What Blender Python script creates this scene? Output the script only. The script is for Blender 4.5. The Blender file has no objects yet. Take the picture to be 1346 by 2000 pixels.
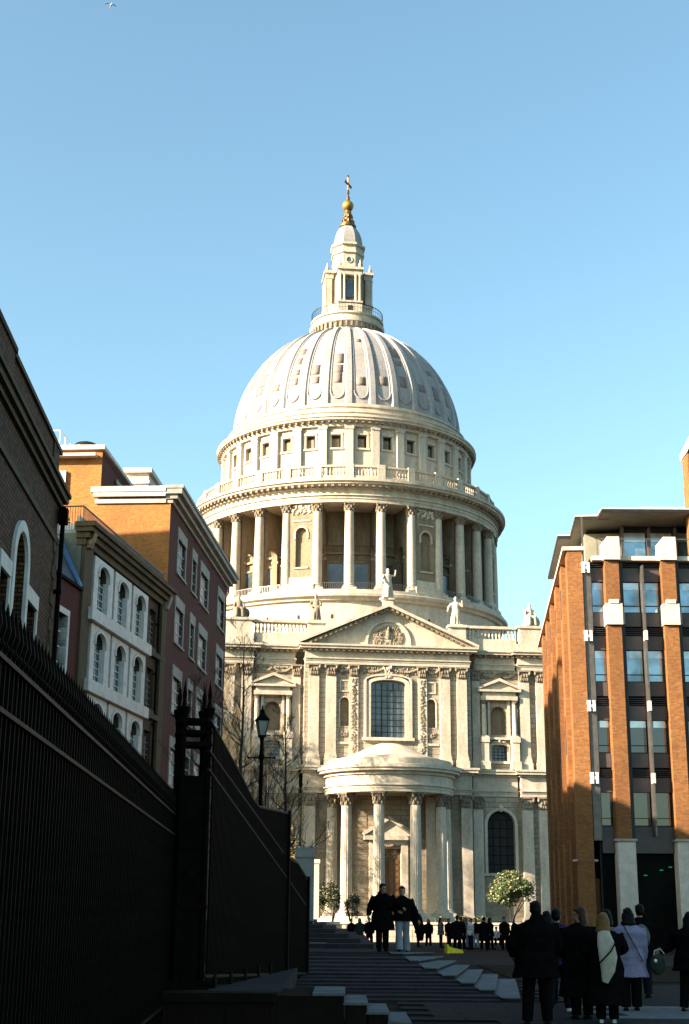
import bpy, bmesh, math, random
from math import sin, cos, pi, radians, sqrt, atan2
from mathutils import Vector, Matrix, noise

# ------------------------------------------------------------------ camera, sky, sun, exposure
scene = bpy.context.scene
COL = scene.collection
cam_data = bpy.data.cameras.new('camera')
cam = bpy.data.objects.new('camera', cam_data)
COL.objects.link(cam)
cam_data.sensor_fit = 'VERTICAL'
cam_data.sensor_height = 36.0
cam_data.lens = 48.6
cam_data.clip_start = 0.1
cam_data.clip_end = 4000.0
cam.matrix_world = (Matrix.Translation((0, 0, 1.6)) @ Matrix.Rotation(radians(90 + 16.07), 4, 'X')
                    @ Matrix.Rotation(radians(0.4), 4, 'Z'))
scene.camera = cam

SUN_AZ = radians(-65.0)        # measured from straight behind the camera, negative = left
SUN_EL = radians(21.0)
to_sun = Vector((sin(SUN_AZ) * cos(SUN_EL), -cos(SUN_AZ) * cos(SUN_EL), sin(SUN_EL)))
world = bpy.data.worlds.new('World')
scene.world = world
world.use_nodes = True
wn = world.node_tree.nodes
wl = world.node_tree.links
for n in list(wn):
    wn.remove(n)
w_out = wn.new('ShaderNodeOutputWorld')
w_bg = wn.new('ShaderNodeBackground')
w_sky = wn.new('ShaderNodeTexSky')
w_sky.sky_type = 'NISHITA'
w_sky.sun_disc = False
w_sky.sun_elevation = SUN_EL
w_sky.sun_rotation = atan2(to_sun.x, to_sun.y)
w_sky.air_density = 1.0
w_sky.dust_density = 1.6
w_sky.ozone_density = 1.0
w_hsv = wn.new('ShaderNodeMix')
w_hsv.data_type = 'RGBA'
w_hsv.blend_type = 'MULTIPLY'
w_hsv.inputs[0].default_value = 1.0
w_hsv.inputs[7].default_value = (0.88, 1.07, 0.98, 1)
wl.new(w_sky.outputs[0], w_hsv.inputs[6])
wl.new(w_hsv.outputs[2], w_bg.inputs['Color'])
w_bg.inputs['Strength'].default_value = 0.073
wl.new(w_bg.outputs[0], w_out.inputs['Surface'])

sun_data = bpy.data.lights.new('sun', 'SUN')
sun_data.energy = 5.0
sun_data.angle = radians(0.5)
sun_data.color = (1.0, 0.81, 0.62)
sun = bpy.data.objects.new('sun', sun_data)
COL.objects.link(sun)
sun.location = (-60, -40, 60)
sun.rotation_euler = to_sun.to_track_quat('Z', 'Y').to_euler()

scene.view_settings.view_transform = 'Standard'
scene.view_settings.look = 'None'
scene.view_settings.exposure = 2.2
scene.view_settings.gamma = 1.0
scene.view_settings.use_curve_mapping = False

# ------------------------------------------------------------------ materials
def new_mat(name, rough=0.8, metal=0.0, spec=None):
    m = bpy.data.materials.new(name)
    m.use_nodes = True
    b = m.node_tree.nodes['Principled BSDF']
    b.inputs['Roughness'].default_value = rough
    b.inputs['Metallic'].default_value = metal
    if spec is not None:
        b.inputs['Specular IOR Level'].default_value = spec
    return m, m.node_tree.nodes, m.node_tree.links, b

def noise_mix(nt, nl, c1, c2, scale, detail=5, lo=0.35, hi=0.65, coord='Object', stretch=None):
    tc = nt.new('ShaderNodeTexCoord')
    src = tc.outputs[coord]
    if stretch:
        mp = nt.new('ShaderNodeMapping')
        mp.inputs['Scale'].default_value = stretch
        nl.new(src, mp.inputs[0])
        src = mp.outputs[0]
    n = nt.new('ShaderNodeTexNoise')
    n.inputs['Scale'].default_value = scale
    n.inputs['Detail'].default_value = detail
    n.inputs['Roughness'].default_value = 0.62
    nl.new(src, n.inputs['Vector'])
    r = nt.new('ShaderNodeValToRGB')
    r.color_ramp.elements[0].position = lo
    r.color_ramp.elements[1].position = hi
    r.color_ramp.elements[0].color = (*c1, 1)
    r.color_ramp.elements[1].color = (*c2, 1)
    nl.new(n.outputs[0], r.inputs[0])
    return r, n, src

def mixc(nt, nl, a, b, fac, mode='MIX'):
    m = nt.new('ShaderNodeMix')
    m.data_type = 'RGBA'
    m.blend_type = mode
    if isinstance(fac, float):
        m.inputs[0].default_value = fac
    else:
        nl.new(fac, m.inputs[0])
    for k, v in ((6, a), (7, b)):
        if isinstance(v, tuple):
            m.inputs[k].default_value = (*v, 1)
        else:
            nl.new(v, m.inputs[k])
    return m.outputs[2]

def bump(nt, nl, b, h, strength=0.4, dist=0.02):
    u = nt.new('ShaderNodeBump')
    u.inputs['Strength'].default_value = strength
    u.inputs['Distance'].default_value = dist
    nl.new(h, u.inputs['Height'])
    nl.new(u.outputs[0], b.inputs['Normal'])

def mat_plain(name, c, c2=None, scale=3.0, rough=0.7, metal=0.0, spec=None, bmp=0.0, stretch=None):
    m, nt, nl, b = new_mat(name, rough, metal, spec)
    c2 = c2 or tuple(x * 0.7 for x in c)
    r, n, s = noise_mix(nt, nl, c, c2, scale, stretch=stretch)
    nl.new(r.outputs[0], b.inputs['Base Color'])
    if bmp:
        bump(nt, nl, b, n.outputs[0], bmp, 0.03)
    return m

def uv_wall(nt, nl):
    """object coordinates folded so that walls along local x and along local y both get (along, up)"""
    tc = nt.new('ShaderNodeTexCoord')
    sep = nt.new('ShaderNodeSeparateXYZ')
    nl.new(tc.outputs['Object'], sep.inputs[0])
    add = nt.new('ShaderNodeMath')
    add.operation = 'ADD'
    nl.new(sep.outputs[0], add.inputs[0])
    nl.new(sep.outputs[1], add.inputs[1])
    cb = nt.new('ShaderNodeCombineXYZ')
    nl.new(add.outputs[0], cb.inputs[0])
    nl.new(sep.outputs[2], cb.inputs[1])
    return cb.outputs[0]

def mat_masonry(name, c1, c2, mortar, bw, bh, ms, stain, rough=0.85, bstr=0.5, stain_amt=0.6, dist=0.01, stain_scale=0.5, vstretch=0.35):
    m, nt, nl, b = new_mat(name, rough, 0, 0.3)
    uv = uv_wall(nt, nl)
    br = nt.new('ShaderNodeTexBrick')
    br.inputs['Scale'].default_value = 1.0
    br.inputs['Brick Width'].default_value = bw
    br.inputs['Row Height'].default_value = bh
    br.inputs['Mortar Size'].default_value = ms
    br.inputs['Mortar Smooth'].default_value = 0.3
    br.inputs['Color1'].default_value = (*c1, 1)
    br.inputs['Color2'].default_value = (*c2, 1)
    br.inputs['Mortar'].default_value = (*mortar, 1)
    nl.new(uv, br.inputs['Vector'])
    st, n, s = noise_mix(nt, nl, (0, 0, 0), (1, 1, 1), stain_scale, 6, 0.42, 0.72, stretch=(1, 1, vstretch))
    f = nt.new('ShaderNodeMath')
    f.operation = 'MULTIPLY'
    f.inputs[1].default_value = stain_amt
    nl.new(st.outputs[0], f.inputs[0])
    c = mixc(nt, nl, br.outputs['Color'], stain, f.outputs[0])
    r2, n2, s2 = noise_mix(nt, nl, (0.82, 0.82, 0.82), (1.12, 1.12, 1.12), 7.0, 4)
    c = mixc(nt, nl, c, r2.outputs[0], 1.0, 'MULTIPLY')
    nl.new(c, b.inputs['Base Color'])
    inv = nt.new('ShaderNodeMath')
    inv.operation = 'SUBTRACT'
    inv.inputs[0].default_value = 1.0
    nl.new(br.outputs['Fac'], inv.inputs[1])
    bump(nt, nl, b, inv.outputs[0], bstr, dist)
    return m

def mat_stone(name, c, stain, amt=0.5, scale=0.45, rough=0.85, bmp=0.35):
    m, nt, nl, b = new_mat(name, rough, 0, 0.25)
    st, n, s = noise_mix(nt, nl, (0, 0, 0), (1, 1, 1), scale, 7, 0.4, 0.72, stretch=(1, 1, 0.3))
    f = nt.new('ShaderNodeMath')
    f.operation = 'MULTIPLY'
    f.inputs[1].default_value = amt
    nl.new(st.outputs[0], f.inputs[0])
    col = mixc(nt, nl, c, stain, f.outputs[0])
    r2, n2, s2 = noise_mix(nt, nl, (0.85, 0.85, 0.86), (1.1, 1.09, 1.07), 3.0, 6)
    col = mixc(nt, nl, col, r2.outputs[0], 1.0, 'MULTIPLY')
    nl.new(col, b.inputs['Base Color'])
    bump(nt, nl, b, n2.outputs[0], bmp, 0.06)
    return m

def mat_glass(name, c, rough=0.08, spec=0.9, waves=0.0, metal=0.0):
    m, nt, nl, b = new_mat(name, rough, metal, spec)
    r, n, s = noise_mix(nt, nl, c, tuple(x * 0.4 for x in c), 0.45, 3, 0.42, 0.6)  # noise tone puts varied reflections into the glass colour
    nl.new(r.outputs[0], b.inputs['Base Color'])
    b.inputs['Coat Weight'].default_value = 0.6
    b.inputs['Coat Roughness'].default_value = 0.05
    bump(nt, nl, b, n.outputs[0], 0.05 + waves, 0.02)
    return m

M = {}
M['stone'] = mat_stone('portland_stone', (0.47, 0.415, 0.335), (0.19, 0.15, 0.10), 0.55, 0.8)
M['ashlar'] = mat_masonry('portland_ashlar', (0.36, 0.31, 0.235), (0.30, 0.25, 0.185), (0.12, 0.098, 0.068),
                          1.5, 0.55, 0.03, (0.15, 0.12, 0.085), stain_amt=0.5, bstr=0.6, dist=0.03)
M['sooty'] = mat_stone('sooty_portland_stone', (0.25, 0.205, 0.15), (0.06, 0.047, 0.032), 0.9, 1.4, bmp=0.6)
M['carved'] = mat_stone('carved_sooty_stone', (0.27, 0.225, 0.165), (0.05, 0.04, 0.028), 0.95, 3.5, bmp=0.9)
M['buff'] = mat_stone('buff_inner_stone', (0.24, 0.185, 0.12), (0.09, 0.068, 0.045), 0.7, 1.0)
M['course'] = mat_stone('shaded_rusticated_stone', (0.27, 0.22, 0.155), (0.10, 0.08, 0.05), 0.7, 1.2)  # darker than the other stone: portico shade put into the colour
M['dome_lead'] = mat_stone('pale_weathered_lead', (0.29, 0.277, 0.268), (0.18, 0.168, 0.16), 0.75, 0.6, 0.6, 0.25)
M['lead_patch'] = mat_stone('brown_lead_patch', (0.20, 0.155, 0.135), (0.13, 0.105, 0.095), 0.6, 1.5, 0.6, 0.2)
M['gold'] = mat_plain('weathered_gilding', (0.42, 0.235, 0.045), (0.22, 0.12, 0.03), 3.0, 0.5, 0.6)
M['gilt_dark'] = mat_plain('dark_gilt_metal', (0.20, 0.125, 0.045), (0.06, 0.04, 0.02), 4.0, 0.5, 0.6)
M['void'] = mat_plain('dark_recess', (0.02, 0.019, 0.018), (0.012, 0.012, 0.012), 2, 0.9)
M['cath_glass'] = mat_glass('leaded_cathedral_glass', (0.075, 0.105, 0.125), 0.3, 0.6, 0.2)
M['blue_glass'] = mat_glass('blue_reflecting_glass', (0.30, 0.42, 0.50), 0.06, 1.0, 0.0, 0.75)
M['dark_glass'] = mat_glass('dark_window_glass', (0.03, 0.045, 0.055), 0.05, 1.0)
M['leaded'] = mat_glass('leaded_light_glass', (0.20, 0.33, 0.40), 0.10, 1.0, 0.12, 0.75)
M['pale_glass'] = mat_glass('sky_pale_pane_and_blind', (0.60, 0.66, 0.70), 0.15, 0.9, 0.05, 0.6)  # reflected sky put into the pane colour as a pale tint
M['iron_rail'] = mat_plain('worn_black_iron_rail', (0.006, 0.005, 0.004), (0.016, 0.011, 0.007), 3, 0.5, 0.0, 0.08, 0.3)
M['iron'] = mat_plain('black_painted_iron', (0.0022, 0.0024, 0.0018), (0.007, 0.005, 0.0035), 6, 0.6, 0.0, 0.02, 0.3)
M['black_metal'] = mat_plain('dark_anodised_metal', (0.018, 0.016, 0.017), (0.011, 0.010, 0.010), 2, 0.45, 0.3)
M['grey_panel'] = mat_plain('grey_brown_metal_panel', (0.075, 0.060, 0.058), (0.055, 0.045, 0.043), 1.5, 0.5, 0.2)
M['steel'] = mat_plain('grey_metal_fin', (0.15, 0.13, 0.115), (0.10, 0.09, 0.08), 3, 0.4, 0.6)
M['white_metal'] = mat_plain('white_painted_steel', (0.78, 0.76, 0.72), (0.6, 0.58, 0.55), 5, 0.5)
M['white_stone'] = mat_stone('pale_limestone_block', (0.52, 0.46, 0.39), (0.36, 0.31, 0.25), 0.4, 1.2)
M['soffit'] = mat_plain('grey_green_soffit', (0.22, 0.21, 0.16), (0.16, 0.155, 0.12), 1.0, 0.6)
M['white_paint'] = mat_stone('white_painted_render', (0.66, 0.62, 0.56), (0.38, 0.34, 0.29), 0.4, 1.6, 0.7, 0.15)
M['grey_stone'] = mat_stone('grey_lintel_stone', (0.33, 0.305, 0.27), (0.17, 0.155, 0.13), 0.5, 1.0)
M['lime_stone_dark'] = mat_stone('brown_weathered_stone', (0.10, 0.073, 0.038), (0.04, 0.028, 0.014), 0.6, 1.2)
M['render'] = mat_stone('grey_cement_render', (0.15, 0.145, 0.11), (0.09, 0.09, 0.07), 0.6, 0.8, 0.9, 0.2)
M['slate'] = mat_masonry('roof_slate', (0.06, 0.06, 0.07), (0.045, 0.045, 0.055), (0.02, 0.02, 0.02), 0.3, 0.22, 0.01, (0.09, 0.09, 0.08), 0.5, 0.5, 0.3)
M['roof_lead'] = mat_plain('grey_roof_lead', (0.22, 0.23, 0.25), (0.15, 0.16, 0.18), 1.5, 0.5)
M['blue_lead'] = mat_plain('blue_painted_flashing', (0.10, 0.22, 0.42), (0.08, 0.16, 0.3), 2, 0.5)
M['brick_sunlit'] = mat_masonry('sunlit_red_brick', (0.46, 0.168, 0.036), (0.34, 0.105, 0.022), (0.36, 0.18, 0.06), 0.225, 0.075, 0.010, (0.19, 0.08, 0.03), stain_amt=0.7)  # same brick as the red, with sunlight put into its colour
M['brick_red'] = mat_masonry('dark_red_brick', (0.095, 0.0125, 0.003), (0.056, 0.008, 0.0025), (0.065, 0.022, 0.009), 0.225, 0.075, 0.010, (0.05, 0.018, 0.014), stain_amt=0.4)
M['brick_dark'] = mat_masonry('sooty_brown_brick', (0.17, 0.068, 0.016), (0.055, 0.025, 0.008), (0.009, 0.005, 0.003), 0.34, 0.15, 0.03, (0.02, 0.013, 0.008), stain_amt=0.3, dist=0.02, bstr=0.9)
M['brick_brown'] = mat_masonry('brown_stock_brick', (0.10, 0.055, 0.021), (0.07, 0.038, 0.014), (0.055, 0.038, 0.022), 0.225, 0.075, 0.010, (0.04, 0.026, 0.015), stain_amt=0.5)
M['brick_modern'] = mat_masonry('orange_modern_brick', (0.27, 0.115, 0.030), (0.17, 0.064, 0.017), (0.18, 0.095, 0.042), 0.225, 0.075, 0.010, (0.11, 0.043, 0.016), stain_amt=0.8, stain_scale=0.3, vstretch=0.5)
M['oak'] = mat_plain('brown_oak_door', (0.13, 0.07, 0.025), (0.08, 0.04, 0.015), 4, 0.6, stretch=(3, 3, 0.5), bmp=0.2)
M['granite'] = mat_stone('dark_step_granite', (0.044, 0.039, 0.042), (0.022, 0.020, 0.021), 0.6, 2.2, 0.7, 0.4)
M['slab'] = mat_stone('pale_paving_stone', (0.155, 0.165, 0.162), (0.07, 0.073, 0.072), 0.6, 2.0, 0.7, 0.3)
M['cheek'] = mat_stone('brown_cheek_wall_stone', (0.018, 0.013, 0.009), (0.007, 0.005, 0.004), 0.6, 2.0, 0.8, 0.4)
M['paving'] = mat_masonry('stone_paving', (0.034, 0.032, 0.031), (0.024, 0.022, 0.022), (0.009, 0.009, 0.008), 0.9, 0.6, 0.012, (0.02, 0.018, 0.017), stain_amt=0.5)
for k_ in ('granite', 'slab', 'cheek', 'paving'):
    M[k_].node_tree.nodes['Principled BSDF'].inputs['Specular IOR Level'].default_value = 0.04
    M[k_].node_tree.nodes['Principled BSDF'].inputs['Roughness'].default_value = 0.95
M['leaf_dark'] = mat_plain('dark_shrub_leaf', (0.028, 0.040, 0.014), (0.012, 0.02, 0.008), 1.6, 0.6)
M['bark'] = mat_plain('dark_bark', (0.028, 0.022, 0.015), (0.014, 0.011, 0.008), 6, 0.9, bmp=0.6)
M['pale_twig'] = mat_plain('sunlit_pale_twigs', (0.20, 0.155, 0.085), (0.11, 0.085, 0.045), 3, 0.9)  # warm sunlight put into the twig colour
M['leaf'] = mat_plain('evergreen_leaf', (0.095, 0.125, 0.040), (0.030, 0.055, 0.018), 1.6, 0.5)
M['leaf_sunlit'] = mat_plain('sunlit_leaf_tint', (0.40, 0.34, 0.15), (0.22, 0.19, 0.07), 2.0, 0.6)  # sunlight on leaf edges put into the colour
M['bud'] = mat_plain('brown_catkins', (0.14, 0.105, 0.045), (0.09, 0.07, 0.03), 2.0, 0.8)
M['yellow'] = mat_plain('yellow_plastic', (0.80, 0.62, 0.01), (0.72, 0.52, 0.01), 4, 0.4)
M['lamp_glass'] = mat_glass('frosted_lantern_glass', (0.42, 0.38, 0.36), 0.4, 0.5)
M['shop_glass'] = mat_glass('dim_shopfront_glass', (0.004, 0.005, 0.004), 0.6, 0.05)
M['shop_glass'].node_tree.nodes['Principled BSDF'].inputs['Coat Weight'].default_value = 0.0
M['green_lamp'], _nt, _nl, _b = new_mat('green_lamp')
_b.inputs['Base Color'].default_value = (0.02, 0.3, 0.05, 1)
_b.inputs['Emission Color'].default_value = (0.03, 0.9, 0.2, 1)
_b.inputs['Emission Strength'].default_value = 0.05
M['clear'] = mat_glass('balcony_glass', (0.25, 0.33, 0.36), 0.1, 1.0)

# ------------------------------------------------------------------ mesh builder
class MB:
    def __init__(s, T=None):
        s.v = []
        s.f = []
        s.T = T or Matrix()
    def add(s, vs, fs):
        o = len(s.v)
        T = s.T
        s.v.extend([tuple(T @ Vector(p)) for p in vs])
        s.f.extend([tuple(i + o for i in f) for f in fs])
        return s
    def box(s, x0, x1, y0, y1, z0, z1):
        if x0 > x1: x0, x1 = x1, x0
        if y0 > y1: y0, y1 = y1, y0
        if z0 > z1: z0, z1 = z1, z0
        vs = [(x0, y0, z0), (x1, y0, z0), (x1, y1, z0), (x0, y1, z0), (x0, y0, z1), (x1, y0, z1), (x1, y1, z1), (x0, y1, z1)]
        return s.add(vs, [(0, 3, 2, 1), (4, 5, 6, 7), (0, 1, 5, 4), (1, 2, 6, 5), (2, 3, 7, 6), (3, 0, 4, 7)])
    def prism(s, poly, axis, a, b):
        """poly = list of 2D points; axis 'y' -> (x,z) polygon extruded in y; 'x' -> (y,z); 'z' -> (x,y)"""
        n = len(poly)
        def P(p, t):
            return (p[0], t, p[1]) if axis == 'y' else ((t, p[0], p[1]) if axis == 'x' else (p[0], p[1], t))
        vs = [P(p, a) for p in poly] + [P(p, b) for p in poly]
        fs = [tuple(range(n)), tuple(range(2 * n - 1, n - 1, -1))]
        fs += [(i, i + n, (i + 1) % n + n, (i + 1) % n) for i in range(n)]
        return s.add(vs, fs)
    def lathe(s, prof, n=32, a0=0.0, a1=2 * pi, cx=0.0, cy=0.0, cap=True, wave=None):
        full = abs(a1 - a0 - 2 * pi) < 1e-6
        m = n if full else n + 1
        vs = []
        for (r, z) in prof:
            for i in range(m):
                a = a0 + (a1 - a0) * i / n
                rr = r * (wave(a) if wave else 1.0)
                vs.append((cx + rr * cos(a), cy + rr * sin(a), z))
        fs = []
        for j in range(len(prof) - 1):
            for i in range(n):
                k = (i + 1) % m
                fs.append((j * m + i, j * m + k, (j + 1) * m + k, (j + 1) * m + i))
        if cap and full:
            if prof[0][0] > 1e-4: fs.append(tuple(range(m - 1, -1, -1)))
            if prof[-1][0] > 1e-4: fs.append(tuple((len(prof) - 1) * m + i for i in range(m)))
        return s.add(vs, fs)
    def cyl(s, cx, cy, z0, z1, r, n=12, r2=None):
        return s.lathe([(r, z0), (r if r2 is None else r2, z1)], n, cx=cx, cy=cy)
    def tube(s, pts, rads, n=6, flat=1.0, cap=True):
        """swept tube through 3D points"""
        pts = [Vector(p) for p in pts]
        vs, prev = [], None
        for i, p in enumerate(pts):
            d = (pts[min(i + 1, len(pts) - 1)] - pts[max(i - 1, 0)])
            if d.length < 1e-6: d = Vector((0, 0, 1))
            d.normalize()
            if prev is None:
                prev = d.cross(Vector((0, 1, 0)) if abs(d.y) < 0.9 else Vector((1, 0, 0))).normalized()
            u = (prev - d * prev.dot(d)).normalized()
            prev = u
            w = d.cross(u)
            r = rads[i] if isinstance(rads, (list, tuple)) else rads
            if isinstance(r, tuple): ru, rw = r
            else: ru, rw = r, r * flat
            for k in range(n):
                a = 2 * pi * k / n
                vs.append(p + u * (ru * cos(a)) + w * (rw * sin(a)))
        fs = []
        for j in range(len(pts) - 1):
            for k in range(n):
                q = (k + 1) % n
                fs.append((j * n + k, j * n + q, (j + 1) * n + q, (j + 1) * n + k))
        if cap:
            fs.append(tuple(range(n - 1, -1, -1)))
            fs.append(tuple((len(pts) - 1) * n + i for i in range(n)))
        return s.add(vs, fs)
    def ell(s, c, r, nu=14, nv=10, rot=None):
        vs = [(0, 0, -1)]
        for j in range(1, nv):
            t = -pi / 2 + pi * j / nv
            for i in range(nu):
                a = 2 * pi * i / nu
                vs.append((cos(t) * cos(a), cos(t) * sin(a), sin(t)))
        vs.append((0, 0, 1))
        R = rot or Matrix.Identity(3)
        vs = [Vector(c) + R @ Vector((p[0] * r[0], p[1] * r[1], p[2] * r[2])) for p in vs]
        fs = [(0, 1 + (i + 1) % nu, 1 + i) for i in range(nu)]
        for j in range(nv - 2):
            for i in range(nu):
                q = (i + 1) % nu
                fs.append((1 + j * nu + i, 1 + j * nu + q, 1 + (j + 1) * nu + q, 1 + (j + 1) * nu + i))
        last = len(vs) - 1
        o = 1 + (nv - 2) * nu
        fs += [(last, o + i, o + (i + 1) % nu) for i in range(nu)]
        return s.add(vs, fs)
    def mesh(s, name, m, smooth=False):
        me = bpy.data.meshes.new(name)
        me.from_pydata(s.v, [], s.f)
        if m: me.materials.append(m if not isinstance(m, str) else M[m])
        bm = bmesh.new()
        bm.from_mesh(me)
        bmesh.ops.recalc_face_normals(bm, faces=bm.faces)
        bm.to_mesh(me)
        bm.free()
        if smooth:
            me.polygons.foreach_set('use_smooth', [True] * len(me.polygons))
            try: me.set_sharp_from_angle(angle=radians(38))
            except Exception: pass
        me.update()
        return me
    def build(s, name, m, parent=None, smooth=False, kind=None):
        me = s.mesh(name, m, smooth)
        return link(name, me, parent, kind)

def link(name, me, parent=None, kind=None, loc=None, rz=0.0):
    o = bpy.data.objects.new(name, me)
    COL.objects.link(o)
    if parent is not None: o.parent = parent
    if kind: o['kind'] = kind
    if loc is not None: o.location = loc
    if rz: o.rotation_euler = (0, 0, rz)
    return o

def thing(name, label, cat, loc=(0, 0, 0), rz=0.0, group=None, kind=None):
    o = bpy.data.objects.new(name, None)
    COL.objects.link(o)
    o.location = loc
    o.rotation_euler = (0, 0, rz)
    o.empty_display_size = 0.3
    tag(o, label, cat, group, kind)
    return o

def tag(o, label, cat, group=None, kind=None):
    if label: o['label'] = label
    if cat: o['category'] = cat
    if group: o['group'] = group
    if kind: o['kind'] = kind
    return o

def wall(mb, x0, x1, z0, z1, yf, yb, ops):
    """wall slab from y=yf (front) to y=yb, with openings (xa, xb, za, zb, arch). arch: 0 flat, 1 semicircle, 0<a<1 segmental rise fraction"""
    cols = {}
    for o in ops: cols.setdefault((round(o[0], 3), round(o[1], 3)), []).append(o)
    x = x0
    for (xa, xb) in sorted(cols):
        if xa > x: mb.box(x, xa, yf, yb, z0, z1)
        z = z0
        for o in sorted(cols[(xa, xb)], key=lambda q: q[2]):
            za, zb, ar = o[2], o[3], (o[4] if len(o) > 4 else 0)
            if za > z: mb.box(xa, xb, yf, yb, z, za)
            if ar:
                w = (xb - xa) / 2
                rise = w * ar
                zs = zb - rise
                N = 10
                P = [((xa + xb) / 2 - w * cos(pi * i / N), zs + rise * sin(pi * i / N)) for i in range(N + 1)]
                for i in range(N):
                    mb.prism([P[i], P[i + 1], (P[i + 1][0], zb + 0.001), (P[i][0], zb + 0.001)], 'y', yf, yb)
            z = zb
        if z < z1: mb.box(xa, xb, yf, yb, z, z1)
        x = xb
    if x < x1: mb.box(x, x1, yf, yb, z0, z1)
    return mb

def arch_poly(xa, xb, za, zb, ar=1.0, N=12):
    w = (xb - xa) / 2
    zs = zb - w * ar
    return [(xa, za)] + [((xa + xb) / 2 - w * cos(pi * i / N), zs + w * ar * sin(pi * i / N)) for i in range(N + 1)] + [(xb, za)]

def arch_band(mb, xa, xb, za, zb, t, y0, y1, ar=1.0, N=12):
    """frame of width t around an arched opening, from y0 to y1"""
    A = arch_poly(xa, xb, za, zb, ar, N)
    w = (xb - xa) / 2
    zs = zb - w * ar
    B = [(xa - t, za)] + [((xa + xb) / 2 - (w + t) * cos(pi * i / N), zs + (w * ar + t) * sin(pi * i / N)) for i in range(N + 1)] + [(xb + t, za)]
    for i in range(len(A) - 1):
        mb.prism([A[i], A[i + 1], B[i + 1], B[i]], 'y', y0, y1)
    return mb

def rot_T(a, x=0, y=0, z=0):
    return Matrix.Translation((x, y, z)) @ Matrix.Rotation(a, 4, 'Z')

# ================================================================== CATHEDRAL
ROT = radians(6.8)
cath = thing('cathedral', 'great pale stone cathedral with a ribbed lead dome, lantern and columned south front', 'cathedral', (0.2, 190.0, 0.0), ROT)
U0 = 0.4
G0 = -1.3
VC, VW = -37.0, -35.8            # front planes of the central block and of the wings
rng = random.Random(7)

def carve(mb, x0, x1, z0, z1, y, n, r=0.16, seed=1, depth=0.12):
    """lumpy carved relief: leaf and fruit shapes standing proud of the wall"""
    q = random.Random(seed)
    for i in range(n):
        x, z = q.uniform(x0, x1), q.uniform(z0, z1)
        a = q.uniform(0, pi)
        rr = r * q.uniform(0.55, 1.2)
        mb.ell((x, y, z), (rr * 1.3, depth, rr * 0.6), 7, 5, Matrix.Rotation(a, 3, 'Y'))
    return mb

def swag(mb, x0, x1, z, sag, y, r=0.12, n=9):
    for i in range(n):
        t = i / (n - 1)
        mb.ell((x0 + (x1 - x0) * t, y, z - sag * 4 * t * (1 - t)), (r * 1.2, r, r), 7, 5)
    return mb

def capital_mb(w, h, d, yf, x, z0, round_r=None):
    """Corinthian capital: flaring bell with two rows of leaves, corner volutes and abacus"""
    mb = MB()
    if round_r:
        r = round_r
        mb.lathe([(r * 0.92, z0), (r * 0.95, z0 + h * 0.5), (r * 1.15, z0 + h * 0.8), (r * 1.3, z0 + h * 0.86)], 16, cx=x, cy=yf)
        mb.box(x - r * 1.32, x + r * 1.32, yf - r * 1.32, yf + r * 1.32, z0 + h * 0.86, z0 + h)
        for row, (zz, n, out) in enumerate(((z0 + h * 0.22, 8, 1.02), (z0 + h * 0.5, 8, 1.1))):
            for i in range(n):
                a = 2 * pi * (i + 0.5 * row) / n
                mb.ell((x + r * out * cos(a), yf + r * out * sin(a), zz), (r * 0.2, r * 0.2, h * 0.2), 6, 5)
        for i in range(4):
            a = pi / 4 + pi / 2 * i
            mb.ell((x + r * 1.42 * cos(a), yf + r * 1.42 * sin(a), z0 + h * 0.74), (r * 0.24, r * 0.24, h * 0.13), 7, 5)
    else:
        mb.prism([(x - w * 0.48, z0), (x + w * 0.48, z0), (x + w * 0.6, z0 + h * 0.86), (x - w * 0.6, z0 + h * 0.86)], 'y', yf - 0.08, yf + d)
        mb.box(x - w * 0.66, x + w * 0.66, yf - 0.24, yf + d, z0 + h * 0.86, z0 + h)
        for row, zz in enumerate((z0 + h * 0.2, z0 + h * 0.5)):
            n = 4 - row
            for i in range(n):
                mb.ell((x - w * 0.42 + w * 0.84 * (i + 0.5) / n, yf - 0.12 - 0.05 * row, zz), (w * 0.11, 0.12, h * 0.17), 6, 5)
        for sx in (-1, 1):
            mb.ell((x + sx * w * 0.56, yf - 0.2, z0 + h * 0.72), (w * 0.13, 0.14, h * 0.14), 8, 6)
    return mb

def column(parent, x, y, z0, z1, r, cap_h, base_h, flutes=0, n=24, rz=0.0, sq=None, name='column', mat='stone'):
    """shaft with base and capital as its pieces"""
    hs = z1 - cap_h
    zb = z0 + base_h
    prof = []
    for i in range(9):
        t = i / 8
        prof.append((r * (1.0 - 0.14 * max(0, t - 0.25) ** 1.5 / 0.65), zb + (hs - zb) * t))
    wv = (lambda a: 1.0 - 0.07 * (0.5 + 0.5 * cos(a * flutes))) if flutes else None
    o = MB().lathe(prof, n if not flutes else flutes * 5, cx=x, cy=y, wave=wv).build(name, mat, parent, True)
    b = MB()
    s = sq or r * 1.42
    b.box(x - s, x + s, y - s, y + s, z0, z0 + base_h * 0.45)
    b.lathe([(r * 1.36, z0 + base_h * 0.45), (r * 1.4, z0 + base_h * 0.58), (r * 1.3, z0 + base_h * 0.7), (r * 1.12, z0 + base_h * 0.76), (r * 1.2, z0 + base_h * 0.9), (r * 1.02, z0 + base_h)], 20, cx=x, cy=y)
    bo = b.build('base', mat, o, True)
    co = capital_mb(0, cap_h, 0, y, x, hs, r * 0.9).build('capital', 'sooty', o, True)
    if rz:
        o.rotation_euler = (0, 0, rz)
    return o, bo, co

def dup_part(o, rz, parent):
    c = o.copy()
    COL.objects.link(c)
    c.parent = parent
    c.rotation_euler = (0, 0, rz)
    for ch in o.children:
        d = ch.copy()
        COL.objects.link(d)
        d.parent = c
    return c

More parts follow.
